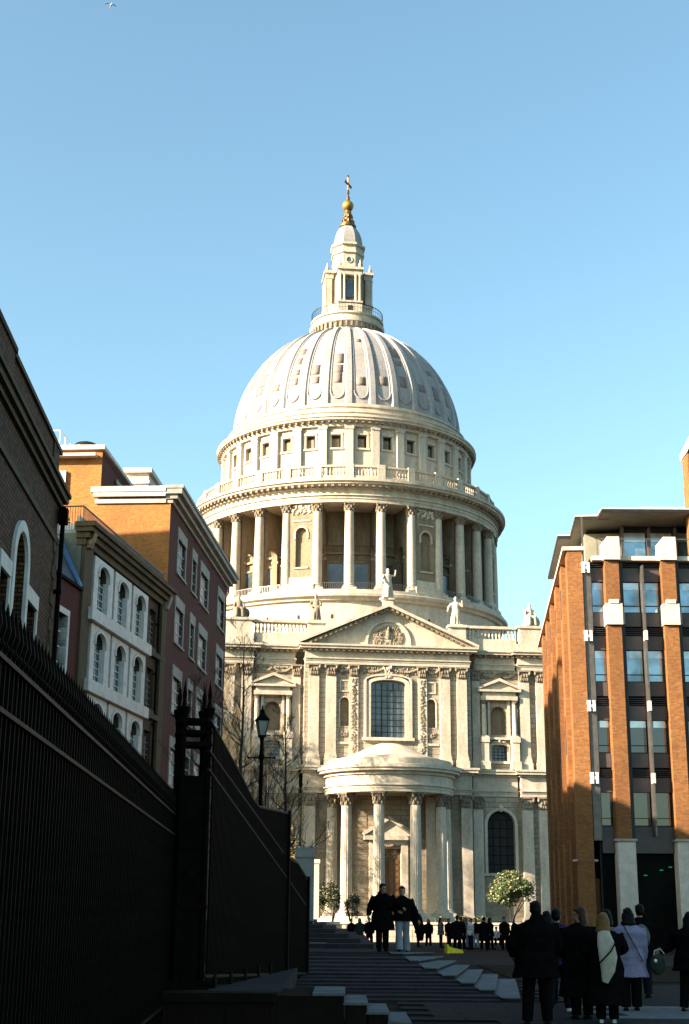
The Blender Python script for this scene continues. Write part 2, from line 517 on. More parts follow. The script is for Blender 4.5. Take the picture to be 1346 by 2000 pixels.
# ---- transept walls
T0 = Matrix.Translation((U0, 0, 0))
m = MB(T0)
cops = [(-1.95, 1.95, 19.9, 26.3, 0.25), (-5.35, -4.35, 21.1, 24.25, 1), (4.35, 5.35, 21.1, 24.25, 1)]
wall(m, -9.35, 9.35, 16.7, 27.9, VC, VC + 1.1, cops)
m.build('transept_wall', 'ashlar', cath)
m = MB(T0)
wall(m, -9.35, 9.35, G0, 13.8, VC, VC + 1.1, [(-1.35, 1.35, 1.0, 8.0)])
m.build('transept_wall', 'ashlar', cath)
for sx in (-1, 1):
    xa, xb = (9.35, 18.7) if sx > 0 else (-18.7, -9.35)
    c = 12.75 * sx
    m = MB(T0)
    wall(m, xa, xb, 16.7, 27.9, VW, VW + 1.2, [(c - 0.9, c + 0.9, 20.6, 23.8, 1), (c - 0.9, c + 0.9, 17.7, 19.5, 0.2)])
    wall(m, xa, xb, G0, 13.8, VW, VW + 1.2, [(c - 1.55, c + 1.55, 5.6, 12.3, 1)])
    w = m.build('wing_wall', 'ashlar', cath)
    # body behind
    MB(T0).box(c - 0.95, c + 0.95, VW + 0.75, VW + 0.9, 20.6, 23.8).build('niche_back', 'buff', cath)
    for (a, b, z0, z1, ar) in ((c - 0.9, c + 0.9, 17.7, 19.5, 0.2), (c - 1.55, c + 1.55, 5.6, 12.3, 1)):
        g = MB(T0).prism(arch_poly(a, b, z0, z1, ar), 'y', VW + 0.62, VW + 0.70).build('window', 'cath_glass' if z0 > 10 else 'void', cath)
        bars = MB(T0)
        k = 5 if z0 > 10 else 7
        for i in range(1, k):
            z = z0 + (z1 - z0) * i / k
            bars.box(a + 0.02, b - 0.02, VW + 0.57, VW + 0.61, z - 0.025, z + 0.025)
        for i in range(1, 4):
            x = a + (b - a) * i / 4
            bars.box(x - 0.02, x + 0.02, VW + 0.53, VW + 0.565, z0 + 0.02, z1 - (0.3 if z0 > 10 else 0.9))
        bars.build('glazing_bars', 'iron', g)
        f = MB(T0)
        arch_band(f, a, b, z0, z1, 0.32, VW - 0.16, VW + 0.001, ar)
        f.box(a - 0.55, b + 0.55, VW - 0.28, VW - 0.002, z0 - 0.3, z0 - 0.004)
        if z0 < 10:
            f.ell(((a + b) / 2, VW - 0.2, z1 + 0.25), (0.3, 0.2, 0.45), 8, 6)
        else:
            f.ell(((a + b) / 2, VW - 0.25, z1 + 0.35), (0.22, 0.2, 0.3), 8, 6)
            for s2 in (-1, 1):
                f.ell(((a + b) / 2 + s2 * 0.45, VW - 0.2, z1 + 0.3), (0.35, 0.14, 0.14), 8, 6)
        f.build('window_surround', 'stone', g, True)
# side walls and roof mass of the transept and the long body left and right
m = MB(T0)
m.box(-18.7, -17.4, VW + 1.2, -14, G0, 30.0)
m.box(17.4, 18.7, VW + 1.2, -14, G0, 30.0)
m.box(-17.4, 17.4, VW + 2.2, -14, 27.0, 30.3)
m.build('transept_side_wall', 'ashlar', cath)
m = MB()
m.box(-70, -18.4, -17, 17, G0, 31.5)
m.box(19.2, 45, -17, 17, G0, 31.5)
m.build('nave_wall', 'ashlar', cath)

# ---- entablatures
def entab(mb, x0, x1, yf, yb, zs, out=1.0):
    """zs = (architrave bottom, architrave top, frieze top, cornice top)"""
    a, b, c, d = zs
    h = d - c
    mb.box(x0, x1, yf - 0.10, yb, a, a + (b - a) * 0.5)
    mb.box(x0 - 0.05, x1 + 0.05, yf - 0.16, yb, a + (b - a) * 0.5, b - 0.12)
    mb.box(x0 - 0.12, x1 + 0.12, yf - 0.30, yb, b - 0.12, b)
    mb.box(x0, x1, yf - 0.06, yb, b, c)
    mb.box(x0 - 0.2, x1 + 0.2, yf - 0.25, yb, c, c + h * 0.3)
    mb.box(x0 - 0.75 * out, x1 + 0.75 * out, yf - 0.85 * out, yb, c + h * 0.3, c + h * 0.7)
    mb.box(x0 - 0.9 * out, x1 + 0.9 * out, yf - 1.0 * out, yb, c + h * 0.7, d)
def modillions(mb, x0, x1, yf, z, out=0.5, w=0.28, step=0.62, h=0.24):
    n = max(1, int((x1 - x0) / step))
    for i in range(n):
        x = x0 + (x1 - x0) * (i + 0.5) / n
        mb.box(x - w / 2, x + w / 2, yf - 0.25 - out, yf - 0.251, z - h, z - 0.004)
ZU = (27.9, 28.6, 29.35, 30.05)
ZL = (13.8, 14.45, 15.95, 16.7)
m = MB(T0); entab(m, -9.25, 9.25, VC - 0.15, VC + 1.1, ZU); m.build('upper_entablature', 'stone', cath)
m = MB(T0); modillions(m, -9.2, 9.2, VC - 0.15, ZU[2] + 0.21 + 0.004, 0.45); m.build('modillions', 'sooty', cath, kind='stuff')
for sx in (-1, 1):
    a, b = (10.3, 14.75) if sx > 0 else (-14.75, -10.3)
    m = MB(T0); entab(m, a, b, VW, VW + 1.2, ZU); m.build('upper_entablature', 'stone', cath)
    m = MB(T0); modillions(m, a, b, VW, ZU[2] + 0.214, 0.45); m.build('modillions', 'sooty', cath, kind='stuff')
    a, b = (15.0, 18.6) if sx > 0 else (-18.6, -15.0)
    m = MB(T0); entab(m, a, b, VW - 0.55, VW + 1.2, ZU); m.build('upper_entablature', 'stone', cath)
    m = MB(T0); modillions(m, a, b, VW - 0.55, ZU[2] + 0.214, 0.45); m.build('modillions', 'sooty', cath, kind='stuff')
    a, b = (9.7, 14.75) if sx > 0 else (-14.75, -9.7)
    m = MB(T0); entab(m, a, b, VW, VW + 1.2, ZL, 0.8); m.build('lower_entablature', 'stone', cath)
    a, b = (15.0, 18.6) if sx > 0 else (-18.6, -15.0)
    m = MB(T0); entab(m, a, b, VW - 0.55, VW + 1.2, ZL, 0.8); m.build('lower_entablature', 'stone', cath)
    a, b = (5.6, 9.3) if sx > 0 else (-9.3, -5.6)
    m = MB(T0); entab(m, a, b, VC - 0.15, VC + 1.1, ZL, 0.8); m.build('lower_entablature', 'stone', cath)

# ---- pilasters (upper and lower order)
def pilaster(x, w, yf, d, z0, z1, ch, bh, flutes=False):
    o = MB(T0).box(x - w / 2, x + w / 2, yf, yf + d, z0 + bh, z1 - ch).build('pilaster', 'stone', cath)
    if flutes:
        pass
    b = MB(T0)
    b.box(x - w * 0.66, x + w * 0.66, yf - 0.2, yf + d, z0, z0 + bh * 0.55)
    b.box(x - w * 0.58, x + w * 0.58, yf - 0.12, yf + d, z0 + bh * 0.55, z0 + bh * 0.8)
    b.box(x - w * 0.53, x + w * 0.53, yf - 0.06, yf + d, z0 + bh * 0.8, z0 + bh)
    b.build('base', 'stone', o)
    c = capital_mb(w, ch, d, yf, x, z1 - ch)
    c.v = [tuple(T0 @ Vector(p)) for p in c.v]
    c.build('capital', 'sooty', o, True)
for x in (-8.3, -6.4, 6.4, 8.3):
    pilaster(x, 1.12, VC - 0.32, 0.319, 16.7, 27.9, 1.3, 1.5)
for x in (-17.6, -15.7, 15.7, 17.6):
    pilaster(x, 1.12, VW - 0.52, 0.519, 16.7, 27.9, 1.3, 1.5)
    pilaster(x, 1.2, VW - 0.5, 0.499, 0.2, 13.8, 1.4, 1.0)
for x in (-10.15, 10.15):
    pilaster(x, 0.9, VW - 0.3, 0.299, 16.7, 27.9, 1.3, 1.5)
    pilaster(x, 1.1, VW - 0.4, 0.399, 0.2, 13.8, 1.4, 1.0)
for x in (-8.6, 8.6):
    pilaster(x, 1.2, VC - 0.4, 0.399, 0.2, 13.8, 1.4, 1.0)
for x in (-3.85, 3.85):                        # narrow carved strips beside the great window
    o = MB(T0).box(x - 0.5, x + 0.5, VC - 0.2, VC - 0.001, 16.9, 26.55).build('pilaster', 'stone', cath)
    carve(MB(T0), x - 0.2, x + 0.2, 18.2, 26.3, VC - 0.2, 120, 0.17, 11, 0.10).build('carved_strip', 'carved', o, True)
    c = capital_mb(0.95, 1.3, 0.2, VC - 0.22, x, 26.6)
    c.v = [tuple(T0 @ Vector(p)) for p in c.v]
    c.build('capital', 'sooty', o, True)
# festoons between the capitals
for (a, b) in ((-5.75, -4.45), (4.45, 5.75), (-3.2, -0.6), (0.6, 3.2)):
    m = MB(T0)
    swag(m, a, b, 27.5, 0.35, VC - 0.1, 0.15, 11)
    carve(m, a, b, 26.8, 27.7, VC - 0.03, 22, 0.17, int(a * 10) + 99, 0.10)
    m.build('festoon', 'sooty', cath, True)
for sx in (-1, 1):
    m = MB(T0)
    c = 12.75 * sx
    swag(m, c - 1.9, c - 0.2, 27.5, 0.4, VW - 0.1, 0.15, 11)
    swag(m, c + 0.2, c + 1.9, 27.5, 0.4, VW - 0.1, 0.15, 11)
    carve(m, c - 1.9, c + 1.9, 26.9, 27.7, VW - 0.03, 30, 0.16, 5, 0.1)
    m.build('festoon', 'sooty', cath, True)
carve(MB(T0), -0.45, 0.45, 26.5, 27.7, VC - 0.15, 26, 0.2, 3, 0.2).build('keystone', 'stone', cath, True)

# ---- great window, niches and panels of the centre
g = MB(T0).prism(arch_poly(-1.95, 1.95, 19.9, 26.3, 0.25), 'y', VC + 0.55, VC + 0.62).build('great_window', 'cath_glass', cath)
bars = MB(T0)
for i in range(1, 9):
    z = 19.9 + 6.0 * i / 9
    bars.box(-1.93, 1.93, VC + 0.5, VC + 0.54, z - 0.03, z + 0.03)
for x in (-0.65, 0.65):
    bars.box(x - 0.06, x + 0.06, VC + 0.43, VC + 0.495, 19.92, 26.0)
for x in (-1.3, 0.0, 1.3):
    bars.box(x - 0.025, x + 0.025, VC + 0.44, VC + 0.495, 19.92, 26.0)
bars.build('glazing_bars', 'black_metal', g)
f = MB(T0)
arch_band(f, -1.95, 1.95, 19.9, 26.3, 0.45, VC - 0.22, VC + 0.001, 0.25)
arch_band(f, -2.45, 2.45, 19.9, 26.75, 0.22, VC - 0.32, VC + 0.001, 0.22)
f.box(-2.9, 2.9, VC - 0.4, VC - 0.002, 19.55, 19.896)
f.build('window_surround', 'stone', g)
for x in (-4.85, 4.85):
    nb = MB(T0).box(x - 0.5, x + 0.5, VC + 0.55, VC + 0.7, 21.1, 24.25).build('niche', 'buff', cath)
    f = MB(T0)
    arch_band(f, x - 0.5, x + 0.5, 21.1, 24.25, 0.14, VC - 0.07, VC + 0.001)
    f.build('niche_frame', 'stone', nb)
    p = MB(T0)
    p.box(x - 0.55, x + 0.55, VC - 0.09, VC - 0.002, 24.85, 25.0)
    p.box(x - 0.55, x + 0.55, VC - 0.09, VC - 0.002, 26.05, 26.2)
    p.box(x - 0.55, x - 0.42, VC - 0.09, VC - 0.002, 25.0, 26.05)
    p.box(x + 0.42, x + 0.55, VC - 0.09, VC - 0.002, 25.0, 26.05)
    p.build('panel_frame', 'stone', cath)
    carve(MB(T0), x - 0.5, x + 0.5, 20.0, 20.5, VC - 0.02, 18, 0.16, 21, 0.12).build('carved_panel', 'carved', cath, True)
    MB(T0).box(x - 0.85, x + 0.85, VC - 0.16, VC - 0.002, 19.1, 19.35).build('ledge', 'stone', cath)

# ---- aedicules in the wings
for sx in (-1, 1):
    c = 12.75 * sx
    a = MB(T0)
    a.box(c - 2.1, c + 2.1, VW - 0.75, VW - 0.002, 24.45, 24.9)
    a.box(c - 1.9, c + 1.9, VW - 0.6, VW - 0.002, 24.9, 25.35)
    a.box(c - 2.45, c + 2.45, VW - 1.0, VW - 0.002, 25.35, 25.6)
    a.prism([(c - 2.2, 25.6), (c + 2.2, 25.6), (c, 26.55)], 'y', VW - 0.6, VW - 0.002)
    o = a.build('window_hood', 'stone', cath)
    for s2 in (-1, 1):
        MB(T0).prism([(c, 26.55), (c, 26.9), (c + s2 * 2.55, 25.82), (c + s2 * 2.45, 25.602)], 'y', VW - 1.0, VW - 0.002).build('raking_cornice', 'stone', o)
        column(cath, c + s2 * 1.75 + U0, VW - 0.42, 20.3, 24.45, 0.27, 0.5, 0.3)
        q = MB(T0)
        q.box(c + s2 * 1.75 - 0.42, c + s2 * 1.75 + 0.42, VW - 0.85, VW - 0.002, 17.0, 19.7)
        q.box(c + s2 * 1.75 - 0.5, c + s2 * 1.75 + 0.5, VW - 0.95, VW - 0.002, 19.7, 20.3)
        q.box(c + s2 * 1.75 - 0.55, c + s2 * 1.75 + 0.55, VW - 1.0, VW - 0.002, 16.705, 17.6)
        q.build('pedestal', 'stone', cath)
        MB(T0).box(c + s2 * 1.15 - 0.14, c + s2 * 1.15 + 0.14, VW - 0.3, VW - 0.002, 20.3, 24.44).build('jamb', 'stone', cath)
    MB(T0).box(c - 1.24, c + 1.24, VW - 0.45, VW - 0.002, 20.05, 20.3).build('ledge', 'stone', cath)

# ---- pediment
PZ = 30.05
PX = 9.9
PA = 34.7
m = MB(T0).prism([(-9.0, PZ + 0.002), (9.0, PZ + 0.002), (0, PA - 0.5)], 'y', VC - 0.1, VC + 1.0)
ped = m.build('pediment', 'stone', cath)
sl = (PA - PZ) / PX
for s2 in (-1, 1):
    k = MB(T0)
    k.prism([(0, PA - 0.25), (0, PA + 0.12), (s2 * (PX + 0.3), PZ + 0.25), (s2 * (PX + 0.25), PZ + 0.003)], 'y', VC - 1.15, VC + 1.2)
    k.prism([(0, PA - 0.55), (0, PA - 0.251), (s2 * (PX - 0.2), PZ + 0.05), (s2 * (PX - 0.9), PZ + 0.003)], 'y', VC - 0.5, VC + 1.2)
    k.build('raking_cornice', 'stone', ped)
    k = MB(T0)
    for i in range(16):
        x = s2 * (0.4 + i * 0.56)
        z = PA - 0.3 - abs(x) * sl
        k.prism([(x - 0.14, z - 0.23 + 0.14 * sl * s2), (x + 0.14, z - 0.23 - 0.14 * sl * s2), (x + 0.14, z + 0.02 - 0.14 * sl * s2), (x - 0.14, z + 0.02 + 0.14 * sl * s2)], 'y', VC - 1.0, VC - 0.502)
    k.build('modillions', 'sooty', ped, kind='stuff')
k = MB(T0)
arch_band(k, -2.3, 2.3, PZ + 0.01, PZ + 2.75, 0.28, VC - 0.3, VC - 0.101, 1.0, 20)
k.build('relief_frame', 'stone', ped)
k = MB(T0)
q = random.Random(5)
for i in range(26):                                # wings and rays of the carved bird rising from flames
    a = pi * (i + 0.5) / 26
    r = 1.25 + 0.5 * sin(a) + q.uniform(-0.15, 0.15)
    k.ell((r * cos(a), VC - 0.14, PZ + 0.35 + r * sin(a) * 0.95), (0.5, 0.11, 0.09), 7, 5, Matrix.Rotation(-a, 3, 'Y'))
k.ell((0, VC - 0.25, PZ + 1.35), (0.28, 0.24, 0.6), 9, 7)
k.ell((0.05, VC - 0.3, PZ + 2.05), (0.16, 0.16, 0.2), 8, 6)
carve(k, -1.6, 1.6, PZ + 0.25, PZ + 0.75, VC - 0.14, 36, 0.2, 9, 0.14)
for s2 in (-1, 1):
    carve(k, s2 * 1.1 - 0.55, s2 * 1.1 + 0.55, PZ + 0.8, PZ + 1.5, VC - 0.14, 18, 0.22, 19, 0.14)
k.build('carved_relief', 'carved', ped, True)

# ---- parapet with balustrades and pedestals
def baluster_prof(z0, h, r):
    return [(r * 0.9, z0), (r * 0.9, z0 + h * 0.1), (r * 0.5, z0 + h * 0.16), (r, z0 + h * 0.36), (r * 0.85, z0 + h * 0.5), (r * 0.42, z0 + h * 0.78), (r * 0.85, z0 + h * 0.9), (r * 0.85, z0 + h)]
for sx in (-1, 1):
    a, b = sorted((sx * 8.9, sx * 15.0))
    o = MB(T0).box(a, b, VW - 0.2, VW + 0.7, 30.05, 31.45).build('parapet', 'stone', cath)
    MB(T0).box(a, b, VW - 0.3, VW + 0.8, 32.65, 32.95).build('parapet_rail', 'stone', o)
    k = MB(T0)
    n = 15
    for i in range(n):
        k.lathe(baluster_prof(31.452, 1.196, 0.15), 8, cx=a + (b - a) * (i + 0.5) / n, cy=VW + 0.2)
    k.build('balusters', 'stone', o, True, kind='stuff')
    k = MB(T0)
    c = 16.75 * sx
    k.box(c - 1.74, c + 1.74, VW - 0.75, VW + 1.0, 30.055, 30.9)
    k.box(c - 1.5, c + 1.5, VW - 0.6, VW + 0.9, 30.9, 32.75)
    k.box(c - 1.74, c + 1.74, VW - 0.75, VW + 1.0, 32.75, 33.05)
    k.build('corner_pedestal', 'stone', cath)
    k = MB(T0)
    c = 8.05 * sx
    k.box(c - 0.95, c + 0.95, VC + 0.3, VC + 2.2, 30.4, 32.55)
    k.box(c - 1.1, c + 1.1, VC + 0.1, VC + 2.4, 32.55, 32.85)
    k.build('statue_pedestal', 'stone', cath)
k = MB(T0)
k.box(-0.55, 0.55, VC - 0.6, VC + 0.5, PA - 0.25, PA + 0.62)
k.box(-0.68, 0.68, VC - 0.72, VC + 0.62, PA + 0.62, PA + 0.8)
k.build('statue_pedestal', 'stone', cath)

# ---- semicircular portico
PC = (0.45, VC)                       # centre in cathedral coordinates
def half(mb, prof, n=40, a0=pi, a1=2 * pi):
    return mb.lathe(prof, n, a0, a1, PC[0], PC[1], cap=False)
def ringsolid(rin, rout, z0, z1):
    return [(rin, z0), (rout, z0), (rout, z1), (rin, z1), (rin, z0)]
m = MB()
half(m, [(5.5, 13.55), (7.05, 13.55), (7.05, 13.9), (7.12, 13.9), (7.12, 14.2), (7.3, 14.2), (7.3, 14.33), (7.0, 14.33), (7.0, 15.35),
         (7.25, 15.35), (7.25, 15.65), (7.75, 15.7), (7.75, 15.95), (7.95, 16.0), (7.95, 16.35), (6.8, 16.5), (5.5, 16.5), (5.5, 13.55)])
pe = m.build('portico_entablature', 'stone', cath, True)
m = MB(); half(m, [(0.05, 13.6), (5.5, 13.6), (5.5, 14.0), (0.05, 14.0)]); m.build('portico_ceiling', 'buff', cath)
m = MB()
half(m, [(6.9, 16.49), (6.9, 17.1), (6.6, 17.15), (6.1, 17.2), (6.0, 17.35), (5.3, 17.5), (4.4, 17.75), (3.4, 18.2), (2.4, 18.75), (1.3, 19.15), (0.05, 19.25)])
m.build('portico_roof', 'stone', cath, True)
for k_ in range(6):
    phi = radians(-90 + 36 * k_)
    if k_ in (0, 5):
        phi *= 0.965
    o, bo, co = column(cath, 6.25, 0, 1.0, 13.55, 0.62, 1.35, 0.75, flutes=20)
    for q_ in (o,):
        q_.location = (PC[0], PC[1], 0)
        q_.rotation_euler = (0, 0, phi - pi / 2)
# podium steps
for i, (r, z) in enumerate(((7.4, 1.0), (7.9, 0.8), (8.4, 0.6), (8.9, 0.4))):
    m = MB(); half(m, [(0.05, z - 0.2), (r, z - 0.2), (r, z), (0.05, z)]); m.build('portico_step', 'stone', cath)
# rusticated wall courses inside the portico and beside it
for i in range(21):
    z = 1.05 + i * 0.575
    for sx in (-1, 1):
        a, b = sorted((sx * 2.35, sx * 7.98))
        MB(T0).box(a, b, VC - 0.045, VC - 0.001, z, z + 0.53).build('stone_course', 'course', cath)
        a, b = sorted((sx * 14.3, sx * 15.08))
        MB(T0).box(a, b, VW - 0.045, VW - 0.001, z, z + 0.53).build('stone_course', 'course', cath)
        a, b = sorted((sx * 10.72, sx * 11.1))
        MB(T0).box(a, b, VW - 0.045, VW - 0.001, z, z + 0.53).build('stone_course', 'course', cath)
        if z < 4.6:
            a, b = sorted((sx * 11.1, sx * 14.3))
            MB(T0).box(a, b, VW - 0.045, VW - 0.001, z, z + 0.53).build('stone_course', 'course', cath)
# door with its surround
DX = 0.75
d = MB(T0).box(-1.3, 1.3, VC + 0.45, VC + 0.55, 1.0, 8.0).build('door', 'oak', cath)
for i in range(9):
    for x in (-0.95, -0.35, 0.35, 0.95):
        MB(T0).box(x - 0.22, x + 0.22, VC + 0.38, VC + 0.449, 1.15 + i * 0.66, 1.65 + i * 0.66).build('door_panel', 'oak', d)
carve(MB(T0), -0.9, 0.9, 7.1, 7.8, VC + 0.44, 30, 0.17, 4, 0.1).build('carved_panel', 'carved', d, True)
f = MB(T0)
for sx in (-1, 1):
    f.box(sx * 1.36, sx * 2.1, VC - 0.35, VC - 0.002, 1.0, 8.4)
f.box(-2.1, 2.1, VC - 0.35, VC - 0.002, 8.4, 8.9)
f.box(-2.7, 2.7, VC - 0.8, VC - 0.002, 8.9, 9.35)
f.prism([(-2.5, 9.352), (2.5, 9.352), (0, 11.0)], 'y', VC - 0.5, VC - 0.002)
for s2 in (-1, 1):
    f.prism([(0, 11.0), (0, 11.4), (s2 * 2.9, 9.62), (s2 * 2.75, 9.352)], 'y', VC - 0.85, VC - 0.002)
f.build('door_surround', 'stone', d)
swag(MB(T0), -0.4, 0.4, 8.35, 0.1, VC - 0.4, 0.16, 5).build('keystone', 'sooty', d, True)
for sx in (-1, 1):
    o = MB(T0).box(sx * 4.6 - 0.5, sx * 4.6 + 0.5, VC - 0.3, VC - 0.046, 1.0, 13.55).build('pilaster', 'stone', cath)
MB(T0).box(5.0, 5.9, VC - 0.2, VC - 0.1, 1.6, 3.3).build('notice_board', 'void', cath)
m = MB(T0).box(-17.3, 17.3, VW + 1.4, VW + 1.6, G0, 27).build('inner_wall', 'void', cath)

# ---- drum: lower wall, stylobate, peristyle
N32 = 32
m = MB(); m.lathe([(21.6, 28.0), (21.6, 38.6), (22.0, 38.65), (22.1, 39.0), (22.55, 39.1), (22.6, 39.45), (22.2, 39.6), (22.2, 40.0), (16.0, 40.0)], 128)
lw = m.build('drum_base', 'stone', cath, True)
for i in range(-9, 10):
    MB(rot_T(radians(11.25 * i))).box(-0.14, 0.14, -21.64, -21.58, 36.4, 36.9).build('vent_slot', 'void', lw)
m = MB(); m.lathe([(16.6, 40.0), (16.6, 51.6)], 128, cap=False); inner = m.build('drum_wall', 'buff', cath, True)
m = MB(); m.lathe([(16.5, 51.55), (21.3, 51.55), (21.3, 52.0), (21.4, 52.02), (21.4, 52.35), (21.6, 52.4), (21.6, 52.55), (21.25, 52.6), (21.25, 53.3),
                  (21.6, 53.35), (21.65, 53.6), (22.35, 53.75), (22.35, 54.0), (22.6, 54.05), (22.6, 54.4), (20.9, 54.5), (16.5, 54.5)], 160)
m.build('drum_entablature', 'stone', cath, True)
m = MB()
for i in range(160):
    a = 2 * pi * i / 160
    m.T = rot_T(a)
    m.box(-0.17, 0.17, -22.25, -21.62, 53.4, 53.72)
m.build('modillions', 'sooty', cath, kind='stuff')
# columns of the peristyle
first = None
for k_ in range(-10, 10):
    phi = radians(5.625 + 11.25 * k_)
    if first is None:
        o, bo, co = column(cath, 0, -20.75, 40.0, 51.55, 0.64, 1.15, 0.9, n=20, rz=phi)
        first = o
    else:
        dup_part(first, phi, cath)
# radial buttress walls with arched passage
bt = MB()
Tb = Matrix.Rotation(radians(-90), 4, 'Z')
bt.T = Tb
wall(bt, 16.55, 20.1, 40.0, 51.55, -0.42, 0.42, [(17.3, 19.3, 40.0, 46.8, 1)])
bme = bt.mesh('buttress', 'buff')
bc = MB()
bc.T = Tb
bc.box(16.9, 17.3, -0.5, 0.5, 45.0, 45.3)
bc.box(19.3, 19.8, -0.5, 0.5, 45.0, 45.3)
bcme = bc.mesh('impost', 'stone')
for k_ in range(-9, 9):
    phi = radians(5.625 + 11.25 * k_)
    b_ = link('buttress', bme, cath, rz=phi)
    link('impost', bcme, b_)
# bays: solid niche bays on the diagonals, window bays elsewhere
nb = MB()
wall(nb, -1.55, 1.55, 40.9, 51.55, -20.95, -20.2, [(-0.75, 0.75, 43.2, 48.4, 1)])
nbm = nb.mesh('niche_bay', 'buff')
n2 = MB(); n2.box(-0.75, 0.75, -20.45, -20.25, 43.2, 48.4); n2m = n2.mesh('niche_back', 'buff')
n3 = MB(); arch_band(n3, -0.75, 0.75, 46.9, 48.4, 0.22, -21.08, -20.951); n3.box(-0.95, 0.95, -21.12, -20.951, 43.0, 43.2)
n3.box(-1.5, 1.5, -21.1, -20.951, 40.9, 41.9); n3.box(-1.2, 1.2, -21.05, -20.951, 49.2, 49.4)
carve(n3, -1.2, 1.2, 50.2, 51.3, -21.0, 34, 0.2, 2, 0.12)
n3m = n3.mesh('niche_frame', 'stone', True)
n4 = MB(); n4.box(-1.9, 1.9, -21.7, -20.0, 40.002, 40.9); n4m = n4.mesh('plinth', 'stone')
wb = MB(); wb.box(-0.95, 0.95, -16.75, -16.62, 40.6, 44.6); wbm = wb.mesh('drum_window', 'cath_glass')
w2 = MB()
w2.box(-1.2, 1.2, -16.9, -16.62, 44.6, 44.9); w2.box(-1.2, -0.95, -16.85, -16.62, 40.3, 44.6); w2.box(0.95, 1.2, -16.85, -16.62, 40.3, 44.6)
w2.box(-1.5, 1.5, -16.95, -16.6, 45.8, 46.1)
w2.box(-1.0, 1.0, -16.8, -16.6, 47.0, 49.6)
w2m = w2.mesh('window_surround', 'buff')
ra = MB(); ra.box(-1.5, 1.5, -21.3, -21.25, 41.0, 41.06)
for i in range(13): ra.box(-1.5 + i * 0.25 - 0.02, -1.5 + i * 0.25 + 0.02, -21.29, -21.26, 40.0, 41.0)
ram = ra.mesh('walk_railing', 'steel')
for k_ in range(-9, 10):
    phi = radians(11.25 * k_)
    if k_ % 4 == 2:
        p = link('niche_bay', nbm, cath, rz=phi)
        link('niche_back', n2m, p); link('niche_frame', n3m, p); link('plinth', n4m, p)
    else:
        p = link('drum_window', wbm, cath, rz=phi)
        link('window_surround', w2m, p); link('walk_railing', ram, p)

# ---- stone gallery balustrade (each bay between piers), attic and windows
pier = MB(); pier.box(-0.5, 0.5, -21.15, -20.5, 54.5, 56.75); pierm = pier.mesh('gallery_pier', 'stone')
bay = MB()
bay.box(-1.62, 1.62, -20.98, -20.62, 54.5, 55.2)
bay.box(-1.62, 1.62, -21.05, -20.55, 56.35, 56.6)
baym = bay.mesh('gallery_balustrade', 'stone')
bal = MB()
for i in range(7): bal.lathe(baluster_prof(55.202, 1.146, 0.15), 8, cx=-1.3 + i * 0.433, cy=-20.8)
balm = bal.mesh('balusters', 'stone', True)
for k_ in range(-11, 12):
    p = link('gallery_balustrade', baym, cath, rz=radians(11.25 * k_))
    link('balusters', balm, p, 'stuff')
    link('gallery_pier', pierm, cath, rz=radians(11.25 * k_ + 5.625))
at = MB()
wall(at, -1.76, 1.76, 54.5, 63.4, -17.45, -16.9, [(-0.62, 0.62, 60.1, 61.95)])
atm = at.mesh('attic_bay', 'stone')
a2 = MB()
for (x0, x1, z0, z1, y) in ((-0.85, 0.85, 61.95, 62.2, -17.6), (-0.85, -0.62, 60.1, 61.95, -17.55), (0.62, 0.85, 60.1, 61.95, -17.55), (-0.95, 0.95, 59.85, 60.1, -17.65)):
    a2.box(x0, x1, y, -17.451, z0, z1)
a2.prism([(-0.9, 62.2), (0.9, 62.2), (0.5, 62.5), (-0.5, 62.5)], 'y', -17.6, -17.451)
a2.box(-1.15, 1.15, -17.52, -17.451, 57.6, 57.8)
a2m = a2.mesh('window_frame', 'stone')
a3 = MB(); a3.box(-0.62, 0.62, -17.0, -16.95, 60.1, 61.95); a3m = a3.mesh('window_pane', 'void')
a5 = MB(); a5.box(-0.62, 0.3, -17.06, -17.01, 60.1, 61.5); a5m = a5.mesh('window_shutter', 'buff')
a4 = MB(); a4.box(-0.52, 0.52, -17.95, -17.3, 54.5, 62.6); a4.box(-0.62, 0.62, -18.05, -17.3, 62.6, 63.0); a4.box(-0.6, 0.6, -18.0, -17.3, 56.5, 57.6)
a4m = a4.mesh('attic_pilaster', 'stone')
for k_ in range(-9, 10):
    p = link('attic_bay', atm, cath, rz=radians(11.25 * k_))
    link('window_frame', a2m, p); link('window_pane', a3m, p); link('window_shutter', a5m, p)
for k_ in range(-9, 9):
    link('attic_pilaster', a4m, cath, rz=radians(11.25 * k_ + 5.625))
m = MB(); m.lathe([(16.7, 54.4), (16.7, 63.2)], 64, cap=False); m.build('attic_back', 'void', cath)
m = MB(); m.lathe([(16.9, 63.0), (17.9, 63.0), (17.9, 63.3), (18.0, 63.35), (18.0, 63.6), (18.55, 63.75), (18.55, 64.0), (18.7, 64.1), (18.7, 64.35), (17.6, 64.45),
                  (17.6, 65.0), (17.75, 65.05), (17.75, 65.25), (17.1, 65.35), (17.1, 65.95), (17.25, 66.0), (17.25, 66.2), (16.6, 66.35), (16.6, 66.7), (16.0, 66.7)], 128)
m.build('attic_cornice', 'stone', cath, True)
m = MB()
for i in range(128):
    m.T = rot_T(2 * pi * i / 128)
    m.box(-0.14, 0.14, -18.4, -18.0, 63.38, 63.7)
m.build('modillions', 'sooty', cath, kind='stuff')

